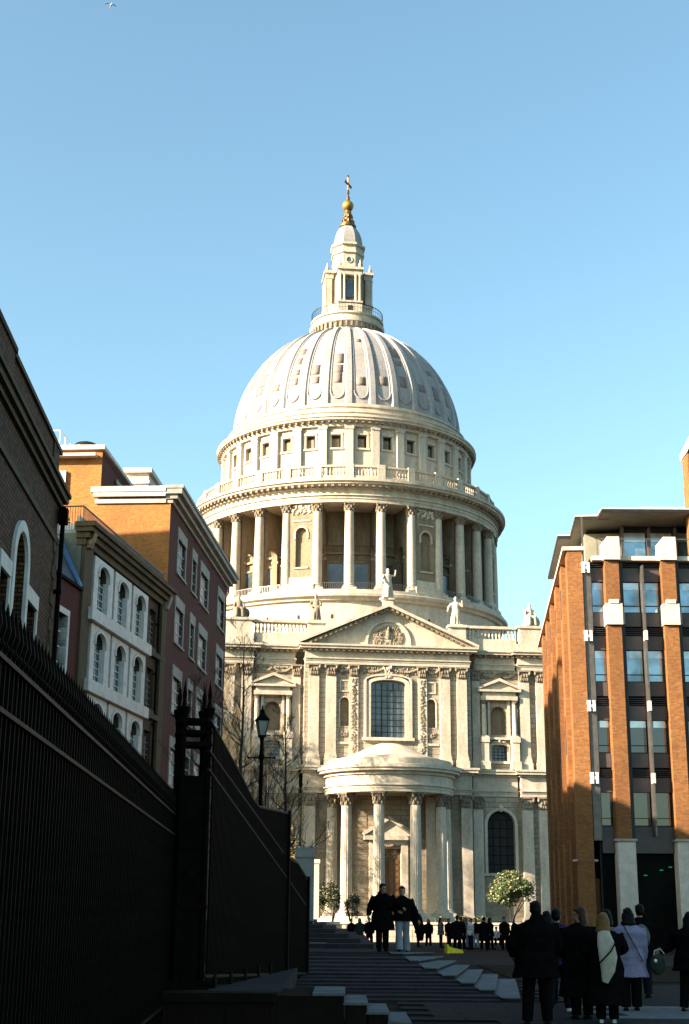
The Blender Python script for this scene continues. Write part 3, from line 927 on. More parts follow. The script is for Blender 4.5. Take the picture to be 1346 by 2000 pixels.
# ---- lead dome with 32 ribs
RD, ZD, HD = 16.3, 66.4, 16.9
def dome_r(t):       # t 0..1 from springing to crown ring, returns (r, z)
    th = t * radians(70.5)
    return RD * cos(th), ZD + HD * sin(th)
prof = [dome_r(i / 28) for i in range(29)]
MB().lathe(prof, 128, cap=False).build('dome', 'dome_lead', cath, True)
def strip(mb, a_mid, wa, wb_, t0, t1, h, n=20, taper=True, ang=False):
    """raised strip following the dome: from angle a_mid-wa to a_mid+wb_, proud by h"""
    vs, fs = [], []
    for i in range(n + 1):
        t = t0 + (t1 - t0) * i / n
        r, z = dome_r(t)
        th = t * radians(70.5)
        nx, nz = cos(th) / RD, sin(th) / HD
        L = sqrt(nx * nx + nz * nz); nx /= L; nz /= L
        for (da, hh) in ((-wa, -0.05), (-wa * 0.55, h), (wb_ * 0.55, h), (wb_, -0.05)):
            a = a_mid + da
            R2 = r + nx * hh; Z2 = z + nz * hh
            vs.append((R2 * sin(a), -R2 * cos(a), Z2))
    for i in range(n):
        for j in range(3):
            fs.append((i * 4 + j, i * 4 + j + 1, (i + 1) * 4 + j + 1, (i + 1) * 4 + j))
    fs.append((0, 1, 2, 3)); fs.append((n * 4 + 3, n * 4 + 2, n * 4 + 1, n * 4))
    mb.add(vs, fs)
rb = MB(); strip(rb, 0, 0.040, 0.040, 0.0, 0.985, 0.24); rbm = rb.mesh('dome_rib', 'dome_lead', True)
pn = MB()
for s2 in (-1, 1):
    strip(pn, s2 * 0.058, 0.008, 0.008, 0.11, 0.97, 0.09)
# rounded foot of the panel frame
pts = []
for i in range(9):
    b_ = pi * i / 8
    da = -0.058 * cos(b_)
    t = 0.11 - 0.055 * sin(b_)
    r, z = dome_r(t)
    pts.append(((r + 0.05) * sin(da), -(r + 0.05) * cos(da), z))
pn.tube(pts, 0.11, 6)
pnm = pn.mesh('panel_moulding', 'dome_lead', True)
for k_ in range(-10, 10):
    link('dome_rib', rbm, cath, rz=radians(11.25 * k_ + 5.625))
for k_ in range(-9, 10):
    link('panel_moulding', pnm, cath, rz=radians(11.25 * k_))
pq = random.Random(12)
def patch(phi, t0, t1, hw, c='lead_patch'):
    vs, fs = [], []
    for i in range(4):
        t = t0 + (t1 - t0) * i / 3
        r, z = dome_r(t)
        for j in range(3):
            a = phi + hw * (j - 1)
            vs.append(((r + 0.035) * sin(a), -(r + 0.035) * cos(a), z + 0.02))
    for i in range(3):
        for j in range(2):
            fs.append((i * 3 + j, i * 3 + j + 1, (i + 1) * 3 + j + 1, (i + 1) * 3 + j))
    o = MB().add(vs, fs).build('lead_patch', c, cath, True)
    sm = o.modifiers.new('thickness', 'SOLIDIFY'); sm.thickness = 0.03
for k_ in range(-7, 8):
    for t in (0.16, 0.25, 0.35, 0.45, 0.56):
        if pq.random() < (0.85 if t == 0.16 else 0.38):
            hw = 0.040 * pq.uniform(0.75, 1.05)
            patch(radians(11.25 * k_) + pq.uniform(-1, 1) * 0.008, t + pq.uniform(-0.02, 0.02), t + pq.choice((0.055, 0.065, 0.075, 0.10)), hw)

# ---- golden gallery and lantern
m = MB(); m.lathe([(5.0, 81.6), (5.15, 82.2), (5.15, 83.5), (5.5, 83.75), (5.55, 84.3), (5.15, 84.4), (5.15, 84.9), (5.4, 85.0), (5.4, 85.25), (2.0, 85.4)], 64)
m.build('golden_gallery', 'stone', cath, True)
m = MB()
for i in range(44):
    m.T = rot_T(2 * pi * i / 44); m.box(-0.13, 0.13, -5.45, -5.15, 82.9, 83.68)
m.build('brackets', 'sooty', cath, kind='stuff')
rl = MB()
rl.lathe([(5.25, 86.45), (5.32, 86.45), (5.32, 86.55), (5.25, 86.55), (5.25, 86.45)], 48, cap=False)
rl.lathe([(5.27, 85.9), (5.3, 85.9), (5.3, 85.94), (5.27, 85.94), (5.27, 85.9)], 48, cap=False)
for i in range(72):
    a = 2 * pi * i / 72
    rl.box(5.28 * cos(a) - 0.02, 5.28 * cos(a) + 0.02, 5.28 * sin(a) - 0.02, 5.28 * sin(a) + 0.02, 85.2, 86.5)
rl.build('gallery_railing', 'black_metal', cath)
lan = MB()
lan.lathe([(3.6, 85.3), (3.6, 87.0), (3.75, 87.1), (3.75, 87.35), (2.75, 87.4), (2.75, 92.2)], 8, pi / 8, pi / 8 + 2 * pi)
lo = lan.build('lantern', 'stone', cath)
for i in range(4):
    T = rot_T(pi / 2 * i)
    a = MB(T)
    a.box(-1.75, 1.75, -3.55, -2.4, 85.3, 87.4)
    a.box(-1.85, 1.85, -3.65, -2.4, 87.4, 87.65)
    a.box(-1.75, 1.75, -3.45, -2.3, 91.9, 92.7)
    a.box(-1.95, 1.95, -3.7, -2.2, 92.7, 93.1)
    a.box(-0.7, -1.7, -3.25, -2.5, 87.65, 91.9)
    a.box(0.7, 1.7, -3.25, -2.5, 87.65, 91.9)
    p = a.build('lantern_bay', 'stone', lo)
    MB(T).box(-0.5, 0.5, -2.95, -2.7, 88.4, 91.4).build('lantern_window', 'dark_glass', lo)
    MB(T).box(-0.35, 0.35, -3.6, -3.56, 85.4, 86.9).build('lantern_door', 'void', lo)
    a = MB(T)
    for x in (-1.45, -0.85, 0.85, 1.45):
        a.lathe([(0.26, 87.65), (0.26, 87.9), (0.2, 88.0), (0.18, 91.4), (0.28, 91.9)], 10, cx=x, cy=-3.4)
    a.build('lantern_column', 'stone', lo, True)
    for x in (-1.5, 1.5):
        MB(T).lathe([(0.16, 93.1), (0.25, 93.4), (0.3, 93.7), (0.12, 93.95), (0.1, 94.3), (0.0, 94.6)], 8, cx=x, cy=-3.2).build('urn', 'stone', lo, True)
a = MB()
a.lathe([(2.7, 92.2), (2.7, 93.2), (2.35, 93.3), (2.35, 96.0), (2.6, 96.1), (2.6, 96.4), (2.4, 96.5), (2.4, 97.2), (2.75, 97.4), (2.75, 97.7), (2.3, 97.8)], 8, pi / 8, pi / 8 + 2 * pi)
a.build('lantern_upper_stage', 'stone', lo)
for i in range(8):
    T = rot_T(pi / 4 * i)
    MB(T @ Matrix.Rotation(0, 4, 'Z')).add([(0.42 * cos(2 * pi * k / 14), -2.2, 94.9 + 0.42 * sin(2 * pi * k / 14)) for k in range(14)], [tuple(range(14))]).build('round_window', 'cath_glass', lo)
    tp = [(0.46 * cos(2 * pi * k / 16), -2.22, 94.9 + 0.46 * sin(2 * pi * k / 16)) for k in range(17)]
    MB(T).tube(tp, 0.08, 5, cap=False).build('window_ring', 'stone', lo, True)
a = MB(); a.lathe([(2.25, 97.75), (2.3, 98.3), (2.15, 99.2), (1.85, 100.1), (1.45, 100.8), (1.1, 101.2), (1.1, 101.3)], 8, pi / 8, pi / 8 + 2 * pi)
a.build('lantern_cupola', 'dome_lead', lo, False)
a = MB(); a.lathe([(1.25, 101.25), (1.3, 101.5), (0.95, 101.65), (1.0, 101.9), (0.75, 102.1), (0.6, 102.9), (0.7, 103.4), (0.55, 103.6), (0.5, 104.1)], 20)
for i in range(8):
    T = rot_T(pi / 4 * i)
    a.T = T
    a.ell((0, -0.85, 102.2), (0.16, 0.2, 0.4), 7, 5)
    a.ell((0, -0.66, 103.1), (0.14, 0.14, 0.3), 7, 5)
a.build('finial_base', 'gilt_dark', cath, True)
MB().ell((0, 0, 104.95), (0.88, 0.88, 0.88), 24, 16).build('golden_ball', 'gold', cath, True)
a = MB(rot_T(radians(58)))
a.lathe([(0.35, 105.85), (0.25, 106.1), (0.3, 106.4), (0.14, 106.7), (0.13, 107.4)], 10)
a.box(-0.13, 0.13, -0.1, 0.1, 107.2, 110.0)
a.box(-1.0, 1.0, -0.1, 0.1, 108.55, 108.85)
for (x, z) in ((-1.0, 108.7), (1.0, 108.7), (0, 110.05), (0, 108.7)):
    a.ell((x, 0, z), (0.24, 0.16, 0.24), 8, 6)
a.ell((0, 0, 107.3), (0.28, 0.2, 0.5), 8, 6)
a.build('cross', 'gilt_dark', cath, True)

# ---- statues standing on the parapet (things of their own)
def cath_pt(u, v, z):
    p = Matrix.Translation((0.2, 190.0, 0.0)) @ Matrix.Rotation(ROT, 4, 'Z') @ Vector((u, v, z))
    return p
def statue(u, v, z, h, label, arm, seed, seated=False, staff=False):
    q = random.Random(seed)
    p = cath_pt(u, v, z)
    t = thing('statue', label, 'statue', p, ROT + q.uniform(-0.3, 0.3), 'carved saints on the skyline of the transept')
    m = MB()
    s = h / 3.4
    if seated:
        m.tube([(0, 0, 0), (0, 0, 0.9 * s), (0, 0.05, 1.5 * s), (0, 0.05, 2.2 * s), (0, 0.03, 2.55 * s)], [(0.95 * s, 0.7 * s), (0.85 * s, 0.6 * s), (0.55 * s, 0.4 * s), (0.48 * s, 0.34 * s), (0.16 * s, 0.16 * s)], 16)
        m.tube([(-0.3 * s, 0, 1.3 * s), (-0.35 * s, -0.7 * s, 1.1 * s), (-0.4 * s, -0.8 * s, 0.1 * s)], [0.28 * s, 0.26 * s, 0.2 * s], 10)
        m.tube([(0.3 * s, 0, 1.3 * s), (0.4 * s, -0.7 * s, 1.1 * s), (0.45 * s, -0.8 * s, 0.1 * s)], [0.28 * s, 0.26 * s, 0.2 * s], 10)
        m.ell((0.9 * s, 0.1, 0.7 * s), (0.55 * s, 0.3 * s, 0.7 * s), 10, 8)
        hz = 2.8 * s
        sh = 2.15 * s
    else:
        m.tube([(0, 0, 0), (0.05, 0, 0.6 * s), (0.03, -0.05, 1.4 * s), (0, 0, 2.0 * s), (0, 0.02, 2.6 * s), (0, 0.02, 2.85 * s)],
               [(0.62 * s, 0.5 * s), (0.55 * s, 0.42 * s), (0.48 * s, 0.38 * s), (0.4 * s, 0.3 * s), (0.5 * s, 0.3 * s), (0.14 * s, 0.14 * s)], 16)
        m.tube([(-0.15, -0.3 * s, 1.2 * s), (-0.2, -0.42 * s, 0.6 * s), (-0.22, -0.45 * s, 0.05)], [0.18 * s, 0.17 * s, 0.14 * s], 8)
        hz = 3.12 * s
        sh = 2.6 * s
    m.ell((0, 0, hz), (0.2 * s, 0.23 * s, 0.28 * s), 12, 9)
    m.ell((0, -0.12 * s, hz - 0.2 * s), (0.13 * s, 0.12 * s, 0.2 * s), 8, 6)
    for sx, pts in ((-1, arm[0]), (1, arm[1])):
        P = [(sx * 0.42 * s, 0, sh)] + [(a * s, b * s, c * s) for a, b, c in pts]
        m.tube(P, [0.17 * s, 0.14 * s, 0.09 * s][:len(P)], 9)
        m.ell(P[-1], (0.11 * s, 0.09 * s, 0.13 * s), 8, 6)
    # folds of the robe
    for i in range(14):
        a = 2 * pi * i / 14
        m.tube([(0.60 * s * cos(a), 0.48 * s * sin(a), 0), (0.5 * s * cos(a + 0.15), 0.4 * s * sin(a + 0.15), 1.0 * s), (0.38 * s * cos(a + 0.3), 0.3 * s * sin(a + 0.3), 1.9 * s)], [0.09 * s, 0.07 * s, 0.03 * s], 5)
    if staff:
        m.tube([(-1.05 * s, 0.0, 2.5 * s), (-0.2 * s, -0.3 * s, 0.9 * s)], [0.05 * s, 0.05 * s], 5)
    fig = m.build('figure', 'sooty' if seed % 2 else 'stone', t, True)
    rm = fig.modifiers.new('merge', 'REMESH'); rm.mode = 'VOXEL'; rm.voxel_size = 0.055; rm.use_smooth_shade = True
    MB().box(-0.75 * s, 0.75 * s, -0.6 * s, 0.6 * s, -0.02, 0.14).build('plinth', 'stone', t)
statue(U0 + 0, VC - 0.05, PA + 0.8, 3.6, 'robed stone statue on the peak of the pediment with one arm raised holding a book', (((-0.75, -0.2, 2.1), (-0.5, -0.45, 1.7)), ((0.8, -0.1, 2.6), (0.85, -0.2, 3.15))), 2)
statue(U0 - 8.05, VC + 1.2, 32.85, 3.3, 'dark weathered robed statue at the left shoulder of the pediment', (((-0.7, -0.2, 2.0), (-0.4, -0.4, 1.7)), ((0.65, -0.2, 2.0), (0.35, -0.42, 1.8))), 3)
statue(U0 + 8.05, VC + 1.2, 32.85, 3.5, 'pale robed statue holding an object at the right shoulder of the pediment', (((-0.8, -0.1, 2.1), (-0.9, -0.3, 1.7)), ((0.8, -0.2, 2.2), (0.7, -0.4, 2.75))), 4)
statue(U0 - 16.75, VW + 0.1, 33.05, 3.0, 'seated stone statue on the left corner pedestal beside the red brick offices', (((-0.7, -0.3, 1.4), (-0.5, -0.7, 1.2)), ((0.7, -0.3, 1.5), (0.6, -0.6, 1.3))), 5, True)
statue(U0 + 16.75, VW + 0.1, 33.05, 3.1, 'seated stone statue with a slanting staff on the right corner pedestal against the sky', (((-0.75, -0.2, 1.6), (-0.7, -0.3, 2.0)), ((0.7, -0.3, 1.5), (0.6, -0.6, 1.3))), 6, True, True)

# ================================================================== GROUND
def gh(x, y):
    if y < 45: return 0.0
    if y < 125: return -(y - 45) * 0.0125
    return -1.0
xs = [-1500, -400, -120, -60] + list(range(-40, 41, 5)) + [60, 120, 400, 1500]
ys = [-1500, -300, -80, -30] + list(range(-10, 200, 5)) + [260, 400, 1500, 2500]
vs = [(x, y, gh(x, y) - 0.006) for y in ys for x in xs]
fs = [(j * len(xs) + i, j * len(xs) + i + 1, (j + 1) * len(xs) + i + 1, (j + 1) * len(xs) + i) for j in range(len(ys) - 1) for i in range(len(xs) - 1)]
MB().add(vs, fs).build('ground', 'paving', None, True, 'structure')

# ================================================================== LEFT ROW
def frame(az): return radians(90 - az)
def bar_grid(mb, x0, x1, z0, z1, y, nx, nz, w=0.03, top=0.0):
    for i in range(1, nx):
        x = x0 + (x1 - x0) * i / nx
        mb.box(x - w / 2, x + w / 2, y - 0.03, y, z0, z1 - top)
    for i in range(1, nz):
        z = z0 + (z1 - z0) * i / nz
        mb.box(x0, x1, y - 0.065, y - 0.033, z - w / 2, z + w / 2)
# ---- A: tall sooty brick building nearest the camera
A = thing('brick_building', 'sooty brown brick building with a white arched window on the left edge', 'building', (-10.4, 38.6, 0), frame(-2.7))
m = MB()
ops = [(4.35, 6.45, 7.6, 13.5, 1), (2.2, 3.75, 7.6, 11.6), (7.05, 8.9, 7.6, 11.6)]
wall(m, -56, 12.5, 0, 16.4, 0, 0.6, ops)
m.box(-56, 12.5, 0.6, 16, 0, 16.2)
for i in range(0): pass
aw = m.build('wall', 'brick_dark', A)
# hollow behind the window: dark glass set in front of the core
for (x0, x1, z0, z1, ar) in [(4.35, 6.45, 7.6, 13.5, 1), (2.2, 3.75, 7.6, 11.6, 0), (7.05, 8.9, 7.6, 11.6, 0)]:
    w = MB()
    if ar: w.prism(arch_poly(x0, x1, z0, z1, 1), 'y', 0.52, 0.56)
    else: w.box(x0, x1, 0.52, 0.56, z0, z1)
    o = w.build('window', 'dark_glass', A)
    b = MB()
    if ar:
        b.prism([(x0, 12.0), (x1, 12.0)] + arch_poly(x0, x1, 12.0, z1, 1)[::-1][1:-1], 'y', 0.30, 0.515)
        arch_band(b, x0, x1, z0, z1, 0.36, -0.12, -0.002, 1, 16)
    else:
        b.box(x0 - 0.15, x1 + 0.15, -0.1, 0.3, z1, z1 + 0.5)
        b.box(x0 - 0.1 if x0 > 4 else x0 - 0.2, x0 - 0.001 if x0 > 4 else x0 - 0.001, -0.08, -0.002, z0, z1)
        b.box(x1 + 0.001, x1 + 0.2, -0.08, -0.002, z0, z1)
    b.build('window_surround', 'white_paint', o)
    b = MB(); bar_grid(b, x0, x1, z0, 12.0 if ar else z1, 0.515, 3, 5, 0.05); b.build('glazing_bars', 'white_paint', o)
m = MB()
m.box(-56, 12.7, -0.14, 0.5, 16.4, 16.6); m.box(-56, 12.8, -0.3, 0.5, 16.6, 16.85); m.box(-56, 12.9, -0.4, 0.5, 16.85, 17.0)
m.build('cornice', 'lime_stone_dark', A)
m = MB(); m.box(-56, 12.55, -0.08, -0.002, 14.9, 15.15); m.build('string_course', 'lime_stone_dark', A)
m = MB(); m.box(-56, 12.5, 0.1, 0.6, 17.0, 18.55); m.build('parapet', 'brick_dark', A)
m = MB(); m.box(-56, 12.6, 0.0, 0.7, 18.55, 18.72); m.build('coping', 'lime_stone_dark', A)
m = MB(); m.box(-3, 2.2, -0.02, 1.2, 17.0, 18.55); m.box(-3.1, 2.35, -0.08, 1.3, 18.55, 18.74); m.build('parapet_pier', 'brick_dark', A)
m = MB(); m.box(10.9, 12.2, 0.05, 1.0, 17.0, 18.74); m.build('parapet_pier', 'brick_dark', A)
m = MB()
for i in range(24):
    z = 3 + i * 0.5
    m.box(11.7 if i % 2 else 12.0, 12.56, -0.05, -0.002, z, z + 0.47)
m.build('quoins', 'lime_stone_dark', A)
m = MB(); m.cyl(12.3, -0.22, 0, 16.4, 0.09, 10); m.box(12.12, 12.48, -0.4, -0.05, 15.7, 16.3)
for z in (4, 7, 10, 13): m.box(12.15, 12.45, -0.34, -0.06, z, z + 0.12)
m.build('downpipe', 'iron', A, True)

# ---- B0: lower red brick house with a slate mansard
B0 = thing('brick_house', 'narrow dark red brick house with slate mansard wedged between two taller left blocks', 'house', (-13.2, 68, 0), frame(8.3))
m = MB()
wall(m, -17, -0.02, -0.5, 17.1, 0.05, 0.5, [(-3.3, -1.7, 12.3, 15.3), (-3.3, -1.7, 7.6, 10.6), (-7.0, -5.4, 12.3, 15.3), (-7.0, -5.4, 7.6, 10.6)])
m.box(-17, -0.02, 0.5, 11, -0.5, 17.1)
m.build('wall', 'brick_red', B0)
for x in (-3.3, -7.0):
    for z in (12.3, 7.6):
        o = MB().box(x, x + 1.6, 0.42, 0.46, z, z + 3.0).build('window', 'dark_glass', B0)
        b = MB(); b.box(x - 0.22, x, 0.0, 0.42, z, z + 3.0); b.box(x + 1.6, x + 1.82, 0.0, 0.42, z, z + 3.0); b.box(x - 0.22, x + 1.82, 0.0, 0.42, z + 3.0, z + 3.3)
        b.box(x - 0.3, x + 1.9, -0.08, 0.42, z - 0.2, z)
        b.build('window_surround', 'white_paint', o)
        b = MB(); bar_grid(b, x, x + 1.6, z, z + 3, 0.415, 3, 4, 0.06); b.build('glazing_bars', 'white_metal', o)
MB().prism([(0.06, 17.1), (1.3, 19.6), (11, 19.6), (11, 17.1)], 'x', -17, -0.03).build('mansard_roof', 'slate', B0)
MB().prism([(0.0, 17.1), (-0.05, 17.25), (1.2, 19.75), (1.35, 19.62)], 'x', -0.5, -0.04).build('verge_flashing', 'blue_lead', B0)
MB().box(-17, -0.03, -0.1, 0.1, 16.95, 17.1).build('gutter', 'iron', B0)

# ---- B: stone and brick offices with white arched bays
B = thing('office_building', 'brown brick block with rows of white arched window bays and roof terrace', 'building', (-13.2, 68, 0), frame(8.3))
bay_x = [(1.75, 4.95), (5.3, 8.35), (8.7, 11.7)]
rows = [(16.45, 19.25), (12.8, 15.7), (9.15, 12.05), (5.5, 8.4)]
ops = []
for (a, b) in bay_x:
    c = (a + b) / 2 - 0.05
    for (z0, z1) in rows:
        ops.append((c - 0.85, c + 0.85, z0 + 0.05, z1 - 0.3, 0.55))
for (z0, z1) in rows:
    ops.append((12.5, 13.9, z0 + 0.05, z1 - 0.45, 0.25 if z0 > 16 else 0))
m = MB()
wall(m, 0, 15.6, -0.5, 20.0, 0.12, 0.75, ops)
m.box(0, 15.6, 0.75, 14, -0.5, 20.0)
m.build('wall', 'brick_brown', B)
MB().box(-0.03, -0.001, 0.15, 13.9, 0, 20.0).build('rendered_end_wall', 'render', B)
MB().box(0.5, 15.4, 7.6, 13.5, 20.2, 24.6).build('roof_shade_block', 'render', B)  # unseen block added on the roof to shade the right building
for (a, b) in bay_x:
    c = (a + b) / 2 - 0.05
    for (z0, z1) in rows:
        p = MB()
        wall(p, a, b, z0, z1, -0.02, 0.119, [(c - 0.85, c + 0.85, z0 + 0.05, z1 - 0.3, 0.55)])
        p.box(c - 0.849, c - 0.81, 0.12, 0.29, z0 + 0.05, z1 - 1.0)
        p.box(c + 0.81, c + 0.849, 0.12, 0.29, z0 + 0.05, z1 - 1.0)
        bp = p.build('bay_panel', 'white_paint', B)
        q = MB(); arch_band(q, c - 0.85, c + 0.85, z1 - 1.0, z1 - 0.3, 0.14, -0.10, -0.021, 0.55); q.build('arch_moulding', 'white_paint', bp)
        g = MB().prism(arch_poly(c - 0.85, c + 0.85, z0 + 0.05, z1 - 0.3, 0.55), 'y', 0.32, 0.36).build('window', 'leaded', B)
        q = MB(); bar_grid(q, c - 0.8, c + 0.8, z0 + 0.05, z1 - 0.85, 0.315, 3, 5, 0.035, 0.0); q.build('glazing_bars', 'white_metal', g)
for (z0, z1) in rows:
    g = MB().box(12.5, 13.9, 0.36, 0.40, z0 + 0.05, z1 - 0.45).build('window', 'leaded', B)
    q = MB(); bar_grid(q, 12.5, 13.9, z0 + 0.05, z1 - 0.75, 0.355, 4, 6, 0.035, 0.0); q.build('glazing_bars', 'grey_stone', g)
    q = MB(); q.box(12.3, 14.1, 0.0, 0.119, z0 - 0.15, z0 + 0.05); q.build('sill', 'lime_stone_dark', g)
for z in (15.75, 12.1, 8.45):
    MB().box(1.0, 11.95, -0.28, 0.119, z, z + 0.62).build('white_band', 'white_paint', B)
    m = MB(); m.box(12.0, 15.65, -0.12, 0.119, z + 0.2, z + 0.5); m.build('string_course', 'lime_stone_dark', B)
m = MB(); m.box(14.5, 15.5, -0.1, 0.119, -0.5, 19.4); m.build('pilaster', 'lime_stone_dark', B)
m = MB(); m.box(0.0, 1.3, -0.06, 0.119, -0.5, 19.4); m.build('pilaster', 'lime_stone_dark', B)
m = MB()
m.box(-0.1, 15.7, -0.1, 0.4, 19.35, 19.7); m.box(-0.35, 15.75, -0.5, 0.4, 20.0, 20.25); m.box(-0.45, 15.8, -0.65, 0.4, 20.25, 20.5); m.box(-0.2, 15.7, -0.3, 0.4, 19.7, 20.0)
m.build('cornice', 'lime_stone_dark', B)
m = MB()
m.prism([(-0.5, 20.0), (-0.1, 20.0), (-0.1, 19.2), (-0.25, 19.25), (-0.38, 19.6)], 'x', 0.05, 0.55); m.build('cornice_bracket', 'gilt_dark', B)  # sunlit look of this bracket put into its colour
MB().prism([(-0.5, 20.0), (-0.1, 20.0), (-0.1, 19.2), (-0.25, 19.25), (-0.38, 19.6)], 'x', 15.0, 15.4).build('cornice_bracket', 'grey_stone', B)
m = MB(); m.box(0, 15.6, 0.4, 14, 20.0, 20.2); m.build('terrace_roof', 'roof_lead', B)
m = MB()
for (p0, p1) in (((0.1, 0.2), (15.4, 0.2)), ((0.1, 0.2), (0.1, 9.0))):
    L = sqrt((p1[0] - p0[0]) ** 2 + (p1[1] - p0[1]) ** 2)
    n = int(L / 0.14)
    for i in range(n + 1):
        x = p0[0] + (p1[0] - p0[0]) * i / n; y = p0[1] + (p1[1] - p0[1]) * i / n
        m.box(x - 0.012, x + 0.012, y - 0.012, y + 0.012, 20.5 if y < 0.4 else 20.2, 21.42)
    if p1[1] == p0[1]: m.box(p0[0], p1[0], p0[1] - 0.03, p0[1] + 0.03, 21.42, 21.48)
    else: m.box(p0[0] - 0.03, p0[0] + 0.03, p0[1] + 0.03, p1[1], 21.42, 21.48)
m.build('terrace_railing', 'black_metal', B)
m = MB(); m.box(0.4, 4.2, 0.42, 0.6, 20.2, 21.0); m.build('terrace_parapet', 'white_paint', B)
m = MB(); m.box(4.3, 9.2, 0.45, 0.5, 20.2, 21.25); m.build('terrace_screen', 'dark_glass', B)
q = random.Random(3)
m = MB()
for i in range(160):
    x, y, z = q.uniform(0.0, 1.2), q.uniform(1.0, 6.5), 20.2 + q.uniform(0, 0.75)
    m.ell((x, y, z), (0.16, 0.2, 0.1), 5, 4, Matrix.Rotation(q.uniform(0, 3), 3, 'Z'))
pl = thing('terrace_plants', 'straggly potted shrubs at the camera-side end of the roof terrace', 'shrub', (-13.2, 68, 0), frame(8.3))
m.build('foliage', 'leaf', pl, kind='stuff')
k = MB(); k.box(0.1, 1.2, 0.6, 6.6, 20.2, 20.55); k.build('planter', 'white_paint', pl)

m = MB(); m.cyl(14.0, -0.02, 0, 19.6, 0.07, 8)
for z in (3, 6, 9, 12, 15, 18): m.box(13.88, 14.12, -0.12, 0.11, z, z + 0.1)
m.build('downpipe', 'iron', B, True)
# ---- C: red brick offices with an end wall coloured as sunlit, D: its taller rear wing
C = thing('office_building', 'red brick office block with grey stone surrounds and a sunlit orange end wall', 'building', (-11, 84, 0), frame(3.8))
wc = [(2.65, 5.9), (8.1, 10.1), (11.6, 15.3), (19.6, 23.2)]
heads = [25.35, 20.85, 16.35, 11.85, 7.35]
ops = []
for (a, b) in wc:
    for h in heads: ops.append((a + 0.25, b - 0.25, h - 2.85, h - 0.55))
m = MB()
wall(m, 0, 24.4, -1, 26.3, 0, 0.5, ops)
m.box(0.02, 24.4, 0.5, 9.5, -1, 26.3)
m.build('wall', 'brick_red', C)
MB().box(-0.03, 0.019, 0.0, 9.5, -1, 26.3).build('end_wall', 'brick_sunlit', C)
for ci, (a, b) in enumerate(wc):
    for h in heads:
        g = MB().box(a + 0.25, b - 0.25, 0.16, 0.20, h - 2.85, h - 0.55).build('window', 'pale_glass', C)
        f = MB()
        f.box(a - 0.05, b + 0.05, -0.07, 0.05, h - 0.55, h + 0.15)
        f.box(a, a + 0.25, -0.05, 0.15, h - 2.85, h - 0.55); f.box(b - 0.25, b, -0.05, 0.15, h - 2.85, h - 0.55)
        f.box(a - 0.1, b + 0.1, -0.12, 0.15, h - 3.0, h - 2.85)
        f.build('window_surround', 'grey_stone', g)
        f = MB(); bar_grid(f, a + 0.25, b - 0.25, h - 2.85, h - 0.55, 0.155, 2 if ci == 1 else 4, 3, 0.04); f.build('glazing_bars', 'white_metal', g)
m = MB()
m.box(-0.1, 24.5, -0.15, 0.3, 26.3, 26.55); m.box(-0.2, 24.7, -0.45, 0.3, 26.55, 26.85); m.box(-0.35, 25.0, -0.75, 0.3, 26.85, 27.2); m.box(-0.4, 25.1, -0.85, 0.3, 27.2, 27.4)
m.build('cornice', 'grey_stone', C)
m = MB()
m.box(-0.35, 0.3, 0.3, 4.95, 26.7, 27.0); m.box(-0.4, 0.3, 0.3, 5.1, 27.0, 27.35); m.box(-0.16, 0.3, 0.3, 4.85, 26.303, 26.6)
m.build('coping', 'white_stone', C)
MB().box(0.3, 24.4, 0.3, 9.5, 26.3, 26.9).build('roof', 'roof_lead', C)
D = C
m = MB(); m.box(0.3, 15, 4.66, 9.5, 26.9, 29.7); m.build('rear_wing_wall', 'brick_red', C)
MB().box(0.22, 0.299, 4.63, 13.5, 20, 30.0).build('rear_wing_end_wall', 'brick_sunlit', C)
m = MB(); m.box(0.1, 15.2, 4.45, 9.6, 30.0, 30.25); m.box(0.0, 0.1, 4.45, 13.6, 30.0, 30.3); m.box(-0.35, 0.219, 4.95, 13.6, 29.45, 29.65)
m.build('rear_wing_coping', 'white_stone', C)
m = MB(); m.box(0.299, 15, 4.63, 9.5, 29.7, 30.0); m.build('rear_wing_fascia', 'brick_red', C)
g = MB().box(0.1, 0.215, 6.95, 8.2, 25.6, 28.6).build('corner_window', 'pale_glass', C)
f = MB(); f.box(0.05, 0.1, 6.95, 8.2, 27.0, 27.1); f.box(0.05, 0.1, 6.9, 6.96, 25.6, 28.6); f.build('window_frame', 'white_metal', g)
g = MB().box(4.2, 6.6, 4.58, 4.655, 27.2, 28.9).build('window', 'pale_glass', C)
f = MB(); f.box(4.0, 6.8, 4.5, 4.575, 28.9, 29.2); f.build('window_surround', 'grey_stone', g)
ca = MB(); ca.lathe([(0.9, 30.25), (0.9, 30.6), (0.7, 30.85), (0.3, 31.0), (0.0, 31.05)], 16, cx=1.6, cy=6.1)
ca.build('roof_vent', 'black_metal', C, True)
m = MB()
for y in (7.5, 9.2): m.box(0.2, 0.26, y - 0.03, y + 0.03, 30.3, 31.4)
m.box(0.2, 0.26, 7.5, 9.2, 31.35, 31.4); m.box(0.26, 4, 7.47, 7.53, 31.35, 31.4)
for x in (1.5, 2.8, 4): m.box(x - 0.03, x + 0.03, 7.47, 7.53, 30.25, 31.35)
m.build('roof_railing', 'white_metal', C)
m = MB()
m.box(11.5, 16.5, 4.0, 5.6, 26.9, 32.0); m.build('chimney', 'white_stone', C)
m = MB(); m.box(11.2, 16.8, 3.75, 5.85, 32.0, 32.35); m.box(11.35, 16.65, 3.9, 5.7, 31.2, 31.45)
m.build('chimney_cap', 'white_stone', C)

